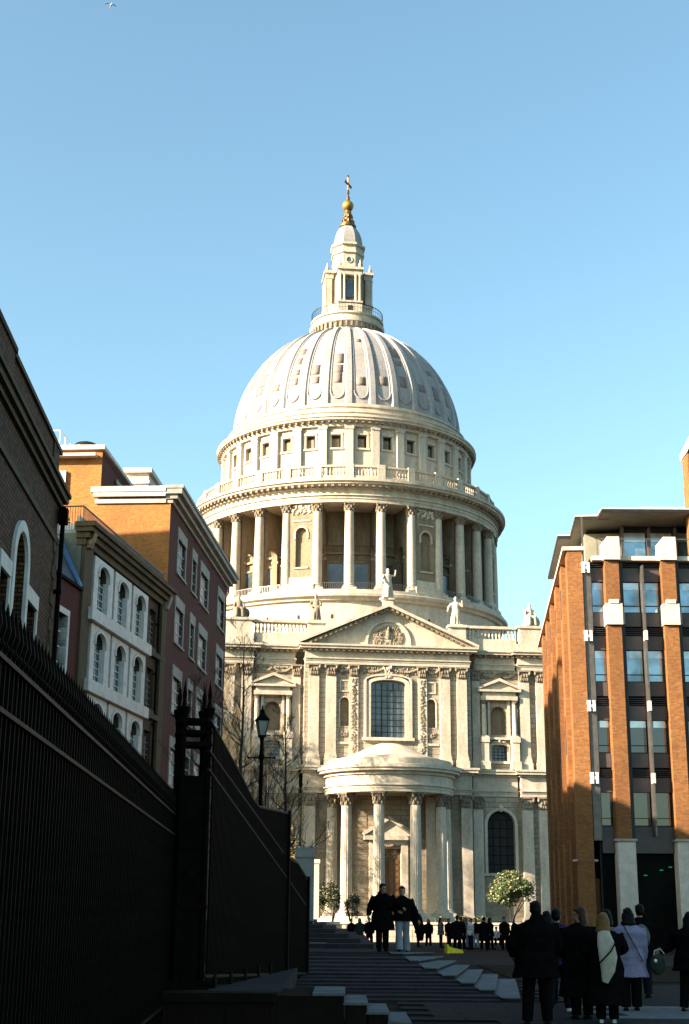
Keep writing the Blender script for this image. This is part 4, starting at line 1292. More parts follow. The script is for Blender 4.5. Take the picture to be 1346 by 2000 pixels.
F_ = thing('office_building', 'unseen brick tower added beyond the left edge to shade the right block', 'building', (-36, 58.5, 0))  # added out of view to cast shade on the right block's flank
m = MB(); wall(m, 0, 6, -0.5, 33, 0, 0.4, [(1 + 2 * i, 2 + 2 * i, 3 + 3.6 * j, 5 + 3.6 * j) for i in range(2) for j in range(8)]); m.box(0, 6, 0.4, 15.5, -0.5, 33); m.build('wall', 'brick_brown', F_)
MB().box(-0.3, 6.3, -0.3, 15.8, 33, 33.3).build('coping', 'grey_stone', F_)
for i in range(2):
    for j in range(8): MB().box(1 + 2 * i, 2 + 2 * i, 0.3, 0.34, 3 + 3.6 * j, 5 + 3.6 * j).build('window', 'dark_glass', F_)
# ================================================================== RIGHT BUILDING
E = thing('office_building', 'modern glass office block with orange brick piers and white stone blocks on the right', 'building', (11.9, 70, 0), 0)
PX0, PS = 1.62, 2.93
PIERS = [PX0 + PS * i for i in range(5)]
# core
m = MB(); m.box(0.9, 16.2, 0.6, 4, -0.5, 19.15); m.box(3.2, 16.2, 4, 25, -0.5, 19.2); m.build('core', 'black_metal', E)
for i, x in enumerate(PIERS):
    p = MB().box(x, x + 0.72, -0.35, 0.9, 5.0, 19.15).build('brick_pier', 'brick_modern', E)
    MB().box(x + 0.75, x + 0.95, -0.1, 0.95, 5.0, 19.1).build('pier_return', 'black_metal', p)
    b = MB(); b.box(x - 0.06, x + 0.78, -0.5, 0.4, 15.75, 16.85); b.box(x + 0.12, x + 0.6, -0.55, 0.3, 16.85, 17.05); b.build('stone_block', 'white_stone', p)
    MB().box(x + 0.79, x + 0.9, -0.4, 0.3, 15.8, 16.7).build('stone_block', 'grey_stone', p)
    b = MB(); b.box(x - 0.06, x + 0.78, -0.55, 0.5, 19.16, 20.15); b.box(x + 0.15, x + 0.78, -0.5, 0.4, 20.15, 20.4); b.build('stone_block', 'white_stone', p)
    b = MB(); b.box(x - 0.02, x + 0.86, -0.45, 1.0, -0.5, 5.0); b.build('stone_pillar', 'white_stone', p)
    MB().box(x - 0.1, x + 0.94, -0.52, 1.05, 4.95, 5.06).build('pillar_cap', 'grey_stone', p)
MB().box(1.0, 16.2, -0.25, 1.0, 19.19, 19.42).build('balcony_edge', 'white_stone', E)
bays = [(0.98, PX0 - 0.02)] + [(PIERS[i] + 0.96, PIERS[i + 1] - 0.02) for i in range(4)]
SZ = [19.0, 15.4, 11.8, 8.2]
TW = Matrix.Translation((0, -0.5, 0))
for bi, (a, b) in enumerate(bays):
    halves = [(a, b)] if bi == 0 else [(a, (a + b) / 2 - 0.07), ((a + b) / 2 + 0.07, b)]
    for si, zb in enumerate(SZ):
        for hi, (c, d) in enumerate(halves):
            g = MB(TW).box(c, d, 0.92, 0.96, zb - 2.45, zb - 0.85).build('window', 'blue_glass' if si < 2 else 'dark_glass', E)
            f = MB(TW); f.box(c, d, 0.84, 0.915, zb - 2.5, zb - 2.45); f.box(c, d, 0.84, 0.915, zb - 2.12, zb - 2.09); f.box(c, c + 0.05, 0.84, 0.915, zb - 2.45, zb - 0.85)
            f.build('window_frame', 'black_metal', g)
            if si < 3:
                bl = MB(TW).box(c + 0.25 * (d - c) * (0 if (bi + si + hi) % 2 else 1), d - 0.02, 0.90, 0.918, zb - (1.25 if si < 2 else 1.2), zb - 0.86)
                bl.build('blind', 'pale_glass', g)
            MB(TW).box(c, d, 0.72, 0.92, zb - 0.84, zb - 0.12).build('spandrel_panel', 'grey_panel', E)
            if si < 4:
                s2 = MB(TW)
                for k_ in range(4): s2.box(c, d, 0.62, 0.95, zb - 0.08 + k_ * 0.1, zb - 0.04 + k_ * 0.1)
                s2.build('louvre', 'black_metal', E)
                MB(TW).box(c, d, 0.74, 0.92, zb - 3.22, zb - 2.52).build('spandrel_panel', 'grey_panel', E)
    if bi:
        mx = (a + b) / 2
        f = MB(TW); f.box(mx - 0.045, mx + 0.045, 0.1, 0.75, 5.2, 18.9); mo = f.build('mullion_fin', 'steel', E)
        for zb in SZ[1:]:
            MB(TW).box(mx - 0.07, mx + 0.07, 0.0, 0.4, zb - 0.45, zb + 0.05).build('fin_bracket', 'white_stone', mo)
    g = MB(TW).box(a, b, 0.95, 1.0, 0.0, 4.4).build('shop_window', 'shop_glass', E)
    MB(TW).box(a, b, 0.7, 1.1, 4.4, 5.2).build('spandrel_panel', 'grey_panel', E)
MB().box(0.55, 0.95, 0.05, 0.7, 5.0, 19.0).build('corner_fin', 'steel', E)
for zb in SZ:
    m = MB(); m.box(0.45, 0.62, -0.15, 0.2, zb - 0.45, zb + 0.1); m.box(0.74, 0.86, -0.15, 0.2, zb - 0.45, zb + 0.1); m.box(0.45, 0.86, -0.1, 0.04, zb - 0.25, zb - 0.1)
    m.build('fin_bracket', 'white_metal', E)
# flank of brick fins receding to the cathedral
def flank(n, mt, x0, x1, y0, y1, z0, z1):
    m = MB(rot_T(radians(-5.1)))
    m.box(x0, x1, y0, y1, z0, z1)
    return m.build(n, mt, E)
flank('flank_wall', 'brick_modern', 0.02, 0.5, 1.25, 27.6, -1.2, 19.75)
flank('brick_pier', 'brick_modern', -0.28, 0.5, 0.0, 1.24, -0.5, 19.75)
for i in range(5):
    t = 3.2 + i * 4.9
    flank('brick_fin', 'brick_modern', -0.38, 0.019, t, t + 1.5, -1.0, 19.75)
    flank('slit_window', 'void', -0.395, -0.381, t + 0.5, t + 1.0, 16.9, 18.5)
    flank('slit_window', 'void', -0.395, -0.381, t + 0.5, t + 1.0, 9.6, 11.6)
    flank('slit_window', 'void', -0.395, -0.381, t + 0.5, t + 1.0, 5.2, 7.4)
flank('coping', 'white_stone', -0.5, 0.6, -0.1, 27.7, 19.752, 19.95)
m = MB(); m.box(-0.4, 0.75, 0.35, 1.0, 4.0, 4.1); m.build('wall_light', 'lamp_glass', E)
m = MB(); m.box(0.6, 1.5, 1.0, 1.28, 0.0, 3.2); m.build('side_door', 'brick_modern', E)
# set-back top floor under wide eaves
m = MB(); m.box(3.2, 16.2, 3.0, 20, 19.2, 21.85); m.build('top_floor_core', 'black_metal', E)
m = MB(rot_T(radians(-5.1))); m.box(1.0, 3.4, 3.6, 14, 19.76, 21.6); m.build('top_floor_core', 'soffit', E)
for i in range(5):
    x = 3.35 + i * 1.45
    g = MB().box(x, x + 1.15, 2.9, 2.96, 19.5, 21.5).build('window', 'blue_glass', E)
    MB().box(x - 0.2, x - 0.05, 2.6, 2.99, 19.2, 21.8).build('window_post', 'steel', g)
    MB().box(x, x + 1.15, 2.85, 2.89, 21.0, 21.5).build('blind', 'pale_glass', g)
g = MB().box(1.7, 2.9, 3.5, 3.56, 19.4, 21.2).build('window', 'dark_glass', E)
def roof_slab(x0, x1, y0, y1, z):
    T = rot_T(radians(-5.1)) if x0 < 1.5 else Matrix()
    o = MB(T).box(x0, x1, y0, y1, z, z + 0.12).build('eaves', 'soffit', E)
    k = MB(T); k.box(x0 - 0.05, x1, y0 - 0.06, y0 - 0.001, z, z + 0.18); k.box(x0 - 0.06, x0 - 0.001, y0, y1, z, z + 0.18); k.build('roof_edge', 'black_metal', o)
    MB(T).box(x0 - 0.04, x1, y0 - 0.04, y1, z + 0.185, z + 0.26).build('roof_flashing', 'white_stone', o)
roof_slab(1.75, 16.2, 0.2, 18, 21.9)
roof_slab(0.42, 2.2, 1.7, 15.5, 21.885)
roof_slab(-0.28, 0.40, 5.6, 15.5, 21.87)
MB().box(4.0, 16.2, 1.5, 17, 22.29, 22.6).build('roof', 'white_stone', E)
m = MB()
m.box(1.2, 16, -0.1, -0.06, 20.36, 20.4); m.box(0.55, 0.62, 0.0, 0.07, 19.2, 21.6)
for i in range(12): m.box(1.3 + i * 1.3, 1.34 + i * 1.3, -0.1, -0.06, 19.42, 20.36)
m.build('balcony_railing', 'steel', E)
m = MB(); m.box(6.35, 16.2, -0.1, 1.1, 19.43, 25.2); m.prism([(6.35, 25.2), (16.2, 25.2), (16.2, 34.3), (7.2, 26.9)], 'y', -0.1, 1.1)
m.build('gable_tower', 'brick_modern', E)
MB().prism([(6.3, 25.15), (6.25, 25.4), (7.15, 27.1), (16.2, 34.55), (16.2, 34.3), (7.2, 26.9)], 'y', -0.25, 1.25).build('gable_coping', 'white_stone', E)

# ================================================================== STEPS AND PAVING IN THE FOREGROUND
st = thing('stone_steps', 'low flight of dark granite steps with pale landing slabs rising towards the left', 'steps')
del st['category']; del st['label']
st['kind'] = 'structure'
tops = [(0.08, 26.7, 3.28), (0.16, 27.9, 2.95), (0.24, 28.9, 2.65), (0.32, 30.2, 2.38), (0.40, 31.8, 2.10), (0.48, 34.2, 1.82), (0.56, 37.0, 1.60)]
q = random.Random(2)
for k_, (z, y, xr) in enumerate(tops):
    ye = tops[k_ + 1][1] if k_ < 6 else 46.0
    # pale slab at the right-hand end running back, dark granite blocks along the tread
    nx = tops[k_ + 1][2] if k_ < 6 else 1.25
    yb_ = 36.5 + 0.28 * k_
    y0_ = y + q.uniform(0, 0.06)
    MB().prism([(nx + 0.004, y0_ + 0.02), (xr - 0.02, y0_ + 0.02), (xr + 0.43, y0_ + (34.2 + 0.62 * k_ - y0_) * 0.55), (xr + 0.78, 34.18 + 0.62 * k_), (nx + 0.004, 34.18 + 0.62 * k_)], 'z', -0.05, z - 0.022).build('step_block', 'granite', st)
    yb2 = 34.2 + 0.62 * k_
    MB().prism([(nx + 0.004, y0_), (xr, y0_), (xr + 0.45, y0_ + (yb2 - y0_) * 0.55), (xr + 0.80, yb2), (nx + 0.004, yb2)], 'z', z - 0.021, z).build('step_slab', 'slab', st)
    x = -2.2
    while x < nx - 0.01:
        x2 = min(nx, x + q.uniform(0.75, 1.2))
        if nx - x2 < 0.3: x2 = nx
        MB().box(x + 0.004, x2 - 0.004, y, ye + 0.5, z - 0.2, z - 0.042 - q.uniform(0, 0.003)).build('step_block', 'granite', st)
        MB().box(x + 0.004, x2 - 0.004, y + 0.45 * (ye - y) if k_ < 6 else y + 0.6, ye + 0.5, z - 0.035, z - q.uniform(0, 0.003)).build('step_block', 'granite', st)
        x = x2
for k_, (xr, y, z) in enumerate([(0.9, 41.0, 0.68), (0.55, 42.2, 0.80), (0.2, 43.4, 0.92), (-0.2, 44.6, 1.04), (-0.6, 46.0, 1.16), (-0.95, 47.2, 1.26)]):
    MB().box(-6.5, xr, y, 56, 0.0, z).build('step_block', 'granite', st)
# short steps at the lower left climbing towards the railings
for k_, (xr, z) in enumerate([(0.98, 0.12), (0.68, 0.24), (0.38, 0.36), (0.06, 0.48)]):
    xl = [0.68, 0.38, 0.06, -0.9][k_]
    MB().box(xl + 0.003, xr - 0.02, 20.42, 22.3, -0.05, z - 0.032).build('step_block', 'cheek', st)
    MB().box(xl - 0.03 if k_ < 3 else xl + 0.5, xr, 20.40, 22.32, z - 0.031, z).build('step_slab', 'slab', st)
cw = thing('retaining_wall', 'low brown stone cheek wall carrying the black railings at the bottom left', 'wall')
q = random.Random(8)
x = -3.7
while x < -0.92:
    x2 = min(-0.9, x + q.uniform(0.5, 0.8))
    for j in range(2):
        MB().box(x + 0.004, x2 - 0.004, 20.38 + q.uniform(0, 0.012), 20.8, j * 0.19 - 0.02, j * 0.19 + 0.18).build('stone', 'cheek', cw)
    x = x2
MB().box(-3.7, -0.9, 20.34, 20.85, 0.362, 0.48).build('coping', 'cheek', cw)
MB().box(-3.7, -0.9, 20.85, 31.5, 0.0, 0.47).build('platform', 'granite', cw)
# paving slabs that can be told apart near the people
pv = thing('pavement', None, None, kind='structure')
q = random.Random(4)
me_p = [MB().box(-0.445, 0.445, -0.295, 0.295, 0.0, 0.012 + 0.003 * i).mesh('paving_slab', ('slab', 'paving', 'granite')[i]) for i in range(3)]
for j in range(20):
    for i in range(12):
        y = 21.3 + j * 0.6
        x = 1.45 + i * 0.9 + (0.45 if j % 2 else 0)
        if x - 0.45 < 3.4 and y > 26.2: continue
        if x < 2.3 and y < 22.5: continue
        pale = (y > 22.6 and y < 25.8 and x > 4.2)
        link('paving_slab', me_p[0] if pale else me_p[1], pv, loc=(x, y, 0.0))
# dull brown inset paving to the right of the steps and a slab crossing
MB().box(4.2, 9.5, 34.5, 44.8, -0.15, 0.012).build('brick_paving', 'cheek', pv)

# yellow plastic sign lying flat
ys_ = thing('caution_sign', 'small bright yellow folding floor sign fallen over on the paving', 'sign', (5.1, 66.0, 0.0 - 0.26), 0.2)
m = MB(); m.prism([(-0.33, 0.02), (0.38, 0.02), (0.38, 0.16), (-0.1, 0.26), (-0.33, 0.34)], 'y', -0.2, 0.2)
m.build('board', 'yellow', ys_)
m = MB(); m.box(-0.35, -0.28, -0.24, 0.24, 0.0, 0.4); m.box(0.3, 0.4, -0.24, 0.24, 0.02, 0.1); m.build('leg', 'yellow', ys_)

# ================================================================== RAILINGS
def plane_pt(o, az, s): return (o[0] + sin(radians(az)) * s, o[1] + cos(radians(az)) * s)
F1 = thing('iron_railing', 'tall black iron spear railing running away from the left foreground', 'railing', (-1.6, 0, 0), frame(-2.5))
mb = MB()
mb.box(-0.013, 0.013, -0.013, 0.013, 0.0, 3.0)
mb.lathe([(0.013, 3.0), (0.03, 3.03), (0.014, 3.06), (0.034, 3.13), (0.0, 3.3)], 6)
bm_ = mb.mesh('bar', 'iron')
s = 6.5
while s < 21.3:
    link('bar', bm_, F1, loc=(s, 0, 0))
    s += 0.135
for z in (2.955, 2.665, 0.3):
    MB().box(6.4, 21.4, -0.03, 0.03, z - 0.014, z + 0.014).build('rail', 'iron_rail', F1)
for s in (9.0, 13.0, 17.0):
    m = MB(); m.box(s - 0.04, s + 0.04, 0.02, 0.10, 0, 3.1); m.tube([(s, 0.08, 2.6), (s, 0.9, 0.0)], 0.02, 6); m.build('post', 'iron', F1)
F2 = thing('iron_railing', 'black iron railing that sweeps down in a curve beyond the iron gate pier', 'railing', (-2.02, 21.0, 0), frame(7.18))
topz = [(0, 4.36), (2.13, 3.84), (3.15, 3.56), (3.7, 3.42), (4.23, 3.36), (7.38, 3.46), (7.46, 2.6), (8.66, 2.53), (9.4, 2.4), (10.15, 2.22)]
def tz(s):
    for (a, za), (b, zb) in zip(topz, topz[1:]):
        if s <= b: return za + (zb - za) * (s - a) / (b - a)
    return topz[-1][1]
ub = MB().box(-0.016, 0.016, -0.016, 0.016, 0.0, 1.0).mesh('bar', 'iron')
s = 0.35
while s < 10.15:
    o = link('bar', ub, F2, loc=(s, 0, 0.55 - 0.04 * s))
    o.scale = (1, 1, tz(s) - 0.55 + 0.04 * s)
    s += 0.088
def rail(pts, w=0.022, n='rail', mt='iron_rail'):
    m = MB()
    m.tube([(a, 0, b) for a, b in pts], w, 6)
    m.build(n, mt, F2)
rail([(0, 4.36), (2.13, 3.84), (3.15, 3.56), (3.7, 3.42), (4.23, 3.36), (7.4, 3.46)], 0.03)
rail([(0.0, 3.9), (6.9, 2.67)], 0.024)
rail([(0.0, 3.62), (7.5, 2.18), (9.9, 1.7)], 0.024)
rail([(7.42, 2.6), (8.66, 2.53), (10.15, 2.22)], 0.03)
rail([(0.2, 0.66), (10.15, 0.3)], 0.03)
for s in (0.8, 2.0, 3.2, 4.4, 5.6, 7.4):
    MB().box(s - 0.06, s + 0.06, -0.05, 0.05, 0.3, 0.66).build('foot', 'iron', F2)
MB().box(7.34, 7.46, -0.06, 0.06, 0.3, 3.5).build('post', 'iron', F2)
MB().box(10.05, 10.17, -0.06, 0.06, -0.02, 2.3).build('post', 'iron', F2)
pr = thing('gate_pier', 'openwork black iron gate pier of four clustered posts with pointed finials', 'gate pier', (-2.31, 21.5, 0), radians(18))
pr.scale = (0.82, 0.82, 1)
for (x, y) in ((-0.24, -0.24), (0.24, -0.24), (0.24, 0.24), (-0.24, 0.24)):
    m = MB()
    m.lathe([(0.065, 0.4), (0.055, 4.2), (0.06, 4.42), (0.10, 4.5), (0.115, 4.58), (0.05, 4.61), (0.03, 4.7), (0.045, 4.78), (0.0, 5.02)], 10, cx=x, cy=y)
    m.build('post', 'iron', pr, True)
for z in (4.36, 4.18, 4.0, 1.6):
    m = MB()
    m.box(-0.3, 0.3, -0.3, -0.2, z, z + 0.06); m.box(-0.3, 0.3, 0.2, 0.3, z, z + 0.06); m.box(-0.3, -0.2, -0.2, 0.2, z, z + 0.06); m.box(0.2, 0.3, -0.2, 0.2, z, z + 0.06)
    m.build('band', 'iron', pr)
MB().box(-0.36, 0.36, -0.36, 0.36, 0.0, 0.6).build('base', 'iron', pr)
for k_ in range(4):
    MB(rot_T(pi / 2 * k_)).box(-0.19, 0.19, -0.25, -0.22, 0.6, 3.55).build('panel', 'iron', pr)

# stone gate pier, and one added for its lit side
gp = thing('stone_pier', 'blue-grey shaded square stone pier with a capstone at the end of the black railings', 'pier', (-1.24, 48, 1.1))
MB().box(-0.30, 0.30, -0.3, 0.3, 0, 2.2).build('shaft', 'grey_stone', gp)
m = MB(); m.box(-0.34, 0.34, -0.34, 0.34, 2.2, 2.32); m.box(-0.32, 0.32, -0.32, 0.32, 2.32, 2.5)
for i in range(5): m.ell((-0.26 + i * 0.13, -0.28, 2.52), (0.06, 0.06, 0.05), 6, 5)
m.build('cap', 'grey_stone', gp)
gp = thing('stone_pier', 'slim pale pier added for the sunlit side of the blue-grey pier, at the churchyard wall', 'pier', (-2.35, 124.4, -1.0))  # added pier stands in for the lit side of the nearer one
MB().box(-0.36, 0.36, -0.36, 0.36, 0, 6.5).build('shaft', 'white_stone', gp)
MB().box(-0.44, 0.44, -0.44, 0.44, 6.5, 6.85).build('cap', 'white_stone', gp)

for (x, z, w_) in ((14.95, 3.35, 'leftmost and lowest of three'), (15.75, 3.6, 'middle one of three'), (16.2, 3.75, 'rightmost and highest of three')):
    xl_ = thing('exit_light', w_ + ' tiny green lights inside the dim shopfront', 'light', (x, 70.36, z), 0, 'green lights inside the shopfront')
    MB().box(-0.08, 0.08, -0.03, 0.03, -0.02, 0.02).build('lamp_face', 'green_lamp', xl_)
MB().box(-1.15, -0.45, 41.2, 41.9, 0.682, 0.70).build('drain_cover', 'slab', st)
# ---- lamp post
lp = thing('street_lamp', 'black Victorian street lamp with a tapering glass lantern rising behind the railings', 'street lamp', (-2.33, 40, 1.0))
m = MB(); m.lathe([(0.14, 0), (0.14, 0.5), (0.09, 0.7), (0.075, 1.6), (0.1, 1.7), (0.065, 1.9), (0.05, 4.7), (0.09, 4.78), (0.06, 4.95), (0.045, 5.2), (0.07, 5.35)], 12)
m.build('post', 'iron', lp, True)
m = MB(); m.tube([(-0.36, 0, 4.78), (0.36, 0, 4.78)], 0.022, 6); m.ell((-0.37, 0, 4.78), (0.04, 0.04, 0.04), 6, 5); m.ell((0.37, 0, 4.78), (0.04, 0.04, 0.04), 6, 5); m.build('ladder_bar', 'iron', lp)
m = MB(); m.lathe([(0.11, 5.42), (0.205, 5.83)], 4, pi / 4 + 0.3, pi / 4 + 0.3 + 2 * pi); m.build('lantern_glass', 'lamp_glass', lp)
m = MB()
m.lathe([(0.13, 5.36), (0.13, 5.42), (0.06, 5.42)], 4, pi / 4 + 0.3, pi / 4 + 0.3 + 2 * pi)
m.lathe([(0.25, 5.83), (0.25, 5.87), (0.12, 6.0), (0.07, 6.1), (0.075, 6.14), (0.03, 6.18), (0.02, 6.26), (0.0, 6.3)], 4, pi / 4 + 0.3, pi / 4 + 0.3 + 2 * pi)
for i in range(4):
    a = pi / 4 + 0.3 + pi / 2 * i
    m.tube([(0.12 * cos(a), 0.12 * sin(a), 5.42), (0.215 * cos(a), 0.215 * sin(a), 5.84)], 0.012, 5)
m.build('lantern_frame', 'iron', lp)

# ---- churchyard retaining wall and platform in front of the cathedral
cy = thing('churchyard_wall', 'long low stone wall with a pale coping in front of the cathedral portico', 'wall', (0, 125, 0))
for i in range(17):
    x = -1.9 + i * 1.15
    for j in range(3):
        MB().box(x + 0.012, x + 1.138, -0.02 * ((i + j) % 2), 0.4, -1.05 + j * 0.5, -0.57 + j * 0.5).build('stone_block', 'stone', cy)
MB().box(-1.95, 17.7, -0.1, 0.5, 0.45, 0.64).build('coping', 'white_stone', cy)
MB().box(-30, 30, 125.5, 152.5, -1.1, 0.35).build('churchyard', 'paving', None, kind='structure')
m = MB()
for i in range(30): m.box(-1.7 + i * 0.12, -1.67 + i * 0.12, 0.2, 0.23, 0.64, 1.35)
m.box(-1.75, 1.85, 0.19, 0.24, 1.33, 1.37); m.build('wall_railing', 'iron', cy)

# ================================================================== TREES
def bare_tree(loc, H, seed, label, spread=0.28, lean=0.0, r0=0.12, twigs=3, group='bare young trees in front of the cathedral', lv=4, clear=0.3, tw='bark'):
    q = random.Random(seed)
    t = thing('bare_tree', label, 'tree', loc, q.uniform(0, 6), group)
    tr = MB()
    P, R = [], []
    x = y = 0
    n = 12
    for i in range(n + 1):
        f = i / n
        P.append((x, y, H * f)); R.append(r0 * (1 - f) ** 0.9 + 0.012)
        x += q.uniform(-0.5, 0.5) * H * 0.012 + lean; y += q.uniform(-0.5, 0.5) * H * 0.012
    tr.tube(P, R, 7)
    tr.build('trunk', 'bark', t, True)
    cr = MB()
    def br(p, d, L, r, k):
        pts = [p]
        dd = d.copy()
        pp = p.copy()
        m_ = 4
        for i in range(m_):
            dd = (dd + Vector((q.uniform(-.18, .18), q.uniform(-.18, .18), 0.10))).normalized()
            pp = pp + dd * (L / m_)
            pts.append(pp.copy())
        cr.tube(pts, [max(0.005, r * (1 - 0.75 * i / m_)) for i in range(m_ + 1)], 4 if k > 1 else 3, cap=False)
        if k <= 0: return
        for i in range(twigs + (1 if k > 1 else 0)):
            b = pts[q.randint(1, m_)]
            nd = (dd + Vector((q.uniform(-1, 1), q.uniform(-1, 1), q.uniform(-0.25, 0.6))) * 0.85).normalized()
            br(b, nd, L * q.uniform(0.4, 0.7), r * 0.5, k - 1)
    nb_ = int(H * 2.1)
    for i in range(nb_):
        f = clear + (1 - clear) * (i + q.random()) / nb_
        j = min(n - 1, int(f * n))
        p = Vector(P[j]).lerp(Vector(P[j + 1]), f * n - j)
        a = q.uniform(0, 2 * pi)
        L = H * spread * (1.15 - f) * q.uniform(0.6, 1.1) + 0.3
        br(p, Vector((cos(a), sin(a), q.uniform(0.35, 0.9))).normalized(), L, R[j] * 0.45, lv - 2)
    cr.build('crown', tw, t, kind='stuff')
    return t
bare_tree((-4.4, 62, 0.2), 13.3, 1, 'tallest bare tree, just right of the street lamp against the cathedral', 0.20, 0.0, 0.13, lv=5)
bare_tree((-6.5, 66, 0), 12.2, 2, 'bare tree directly behind the street lamp lantern', 0.22, 0.0, 0.11, lv=5)
bare_tree((-2.55, 64, 0), 10.3, 3, 'bare slender tree rising above the blue-grey stone pier', 0.18, 0.0, 0.12, lv=5)
bare_tree((-3.3, 61, 0), 8.0, 4, 'shorter bare tree between the lamp and the blue-grey stone pier', 0.24, 0.0, 0.09, lv=5)
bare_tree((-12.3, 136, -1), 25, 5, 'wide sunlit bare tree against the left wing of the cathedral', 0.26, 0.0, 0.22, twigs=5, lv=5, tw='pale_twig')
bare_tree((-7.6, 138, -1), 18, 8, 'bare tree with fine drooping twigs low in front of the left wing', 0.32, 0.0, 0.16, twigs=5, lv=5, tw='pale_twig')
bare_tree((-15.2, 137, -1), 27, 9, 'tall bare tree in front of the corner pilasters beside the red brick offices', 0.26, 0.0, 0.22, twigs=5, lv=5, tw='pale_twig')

def leafy(loc, label, cx, r, n, seed, mt, leaf=0.11, trunk_h=1.5, name='shrub', sunlit_share=0, cat='shrub'):
    q = random.Random(seed)
    t = thing(name, label, cat, loc)
    tk = MB()
    for i in range(5):
        a = q.uniform(0, 6.28)
        tk.tube([(0.06 * cos(a), 0.06 * sin(a), 0), (0.25 * cos(a), 0.25 * sin(a), trunk_h), (r[0] * 0.6 * cos(a), r[1] * 0.6 * sin(a), cx[2])], [0.08, 0.06, 0.02], 6)
    tk.build('trunk', 'bark', t, True)
    blobs = []
    for i in range(16):
        a = q.uniform(0, 6.28); e = q.uniform(-0.9, 1.2); s_ = q.uniform(0.35, 0.8)
        blobs.append((Vector((cx[0] + r[0] * s_ * cos(a) * cos(e), cx[1] + r[1] * s_ * sin(a) * cos(e), cx[2] + r[2] * s_ * sin(e))), q.uniform(0.25, 0.45)))
    cr = MB(); bl = MB()
    for i in range(n):
        c, br_ = q.choice(blobs)
        d = Vector((q.gauss(0, 1), q.gauss(0, 1), q.gauss(0, 1))).normalized() * (q.random() ** 0.4)
        p = c + Vector((d.x * r[0], d.y * r[1], d.z * r[2])) * br_
        u = Vector((q.gauss(0, 1), q.gauss(0, 1), q.gauss(0, 0.6))).normalized()
        w = u.cross(Vector((q.gauss(0, 1), q.gauss(0, 1), q.gauss(0, 1)))).normalized()
        L = leaf * q.uniform(0.6, 1.3)
        tgt = bl if (sunlit_share and q.random() < sunlit_share) else cr
        tgt.add([p - u * L, p + w * L * 0.4, p + u * L, p - w * L * 0.4], [(0, 1, 2, 3)])
    cr.build('crown', mt, t, kind='stuff')
    if bl.v: bl.build('sunlit_leaves', 'leaf_sunlit', t, kind='stuff')  # gold leaves carry painted sun on the crown
leafy((-23, 146, -1), 'large brown-leaved plane tree standing behind the red brick offices', (0, 0, 16.5), (7.0, 6.5, 11), 12000, 6, 'bud', 0.27, 6.0, 'plane_tree', 0.0, 'tree')
leafy((-34, 141.5, -1), 'large brown-leaved plane tree at the far west side of the transept', (0, 0, 25), (7.5, 7.5, 11), 10000, 7, 'bud', 0.27, 6.0, 'plane_tree', 0.0, 'tree')
leafy((15.6, 132.0, 0.35), 'small round evergreen tree with tips coloured as sunlit in front of the dark arched window', (0.2, 0, 3.1), (3.3, 2.3, 2.1), 7500, 14, 'leaf', 0.14, 0.8, 'evergreen_tree', 0.12, 'tree')
leafy((-0.9, 128, 0.35), 'dark leafy shrub at the left foot of the portico', (-0.2, 0, 2.2), (1.3, 1.2, 1.9), 4200, 2, 'leaf_dark', 0.12, 0.8, 'shrub', 0.10)
leafy((0.9, 129, 0.35), 'thin shrub with tips coloured as sunlit beside the white column plinth', (0, 0, 1.6), (0.9, 0.9, 1.3), 1400, 3, 'leaf_dark', 0.11, 0.6, 'shrub', 0.3)
leafy((-4.6, 131, -1), 'tangled bush with brown seed heads behind the blue-grey stone pier', (0, 0, 6.0), (1.6, 1.8, 5.2), 5200, 4, 'bud', 0.15, 1.4, 'shrub', 0.25)
leafy((-8.0, 133, -1), 'wide tangled bush with leaves coloured as sunlit below the left wing', (0, 0, 5.5), (2.3, 2.2, 5.0), 6500, 5, 'bud', 0.15, 2.0, 'shrub', 0.3)
for i, (x, l) in enumerate(((8.8, 'low plant coloured as a golden sun patch on the churchyard wall nearest the portico'), (10.6, 'middle low plant coloured as a sun patch on the churchyard wall'), (12.1, 'low plant coloured as a sun patch on the churchyard wall beside the small evergreen tree'), (17.0, 'dark twiggy plant on the wall at the foot of the modern brick block'))):
    leafy((x, 126.2, 0.35), l, (0, 0, 0.55), (0.85, 0.4, 0.3), 320, 20 + i, 'leaf_dark', 0.09, 0.2, 'sun_patch_plant', 0.30, 'plant')  # low plants stand in for golden patches of sunlight

# ================================================================== PEOPLE
def cloth(name, c, c2=None, rough=0.85):
    return mat_plain(name, c, c2 or tuple(x * 0.65 for x in c), 9.0, rough, spec=0.0, bmp=0.35)
M['skin'] = mat_plain('skin', (0.36, 0.19, 0.12), (0.30, 0.15, 0.09), 5, 0.55)
M['black_cloth'] = cloth('black_wool', (0.0065, 0.006, 0.006))
M['navy_cloth'] = cloth('dark_navy_cloth', (0.007, 0.008, 0.014))
M['puffer'] = cloth('black_padded_nylon', (0.005, 0.005, 0.0055), None, 0.5)
M['purple_cloth'] = cloth('purple_cloth', (0.03, 0.022, 0.075))
M['lilac_cloth'] = cloth('lilac_coat_cloth', (0.25, 0.23, 0.32), (0.20, 0.18, 0.26))
M['cream_cloth'] = cloth('cream_knit', (0.50, 0.44, 0.34), (0.4, 0.35, 0.27))
M['jeans'] = cloth('dark_denim', (0.014, 0.016, 0.024))
M['pale_trousers'] = cloth('pale_grey_trousers', (0.26, 0.27, 0.30), (0.2, 0.21, 0.24))
M['blue_cloth'] = cloth('pale_blue_cloth', (0.28, 0.36, 0.44))
M['grey_cloth'] = cloth('grey_cloth', (0.13, 0.13, 0.13))
M['white_cloth'] = cloth('white_shirt_cloth', (0.62, 0.62, 0.6))
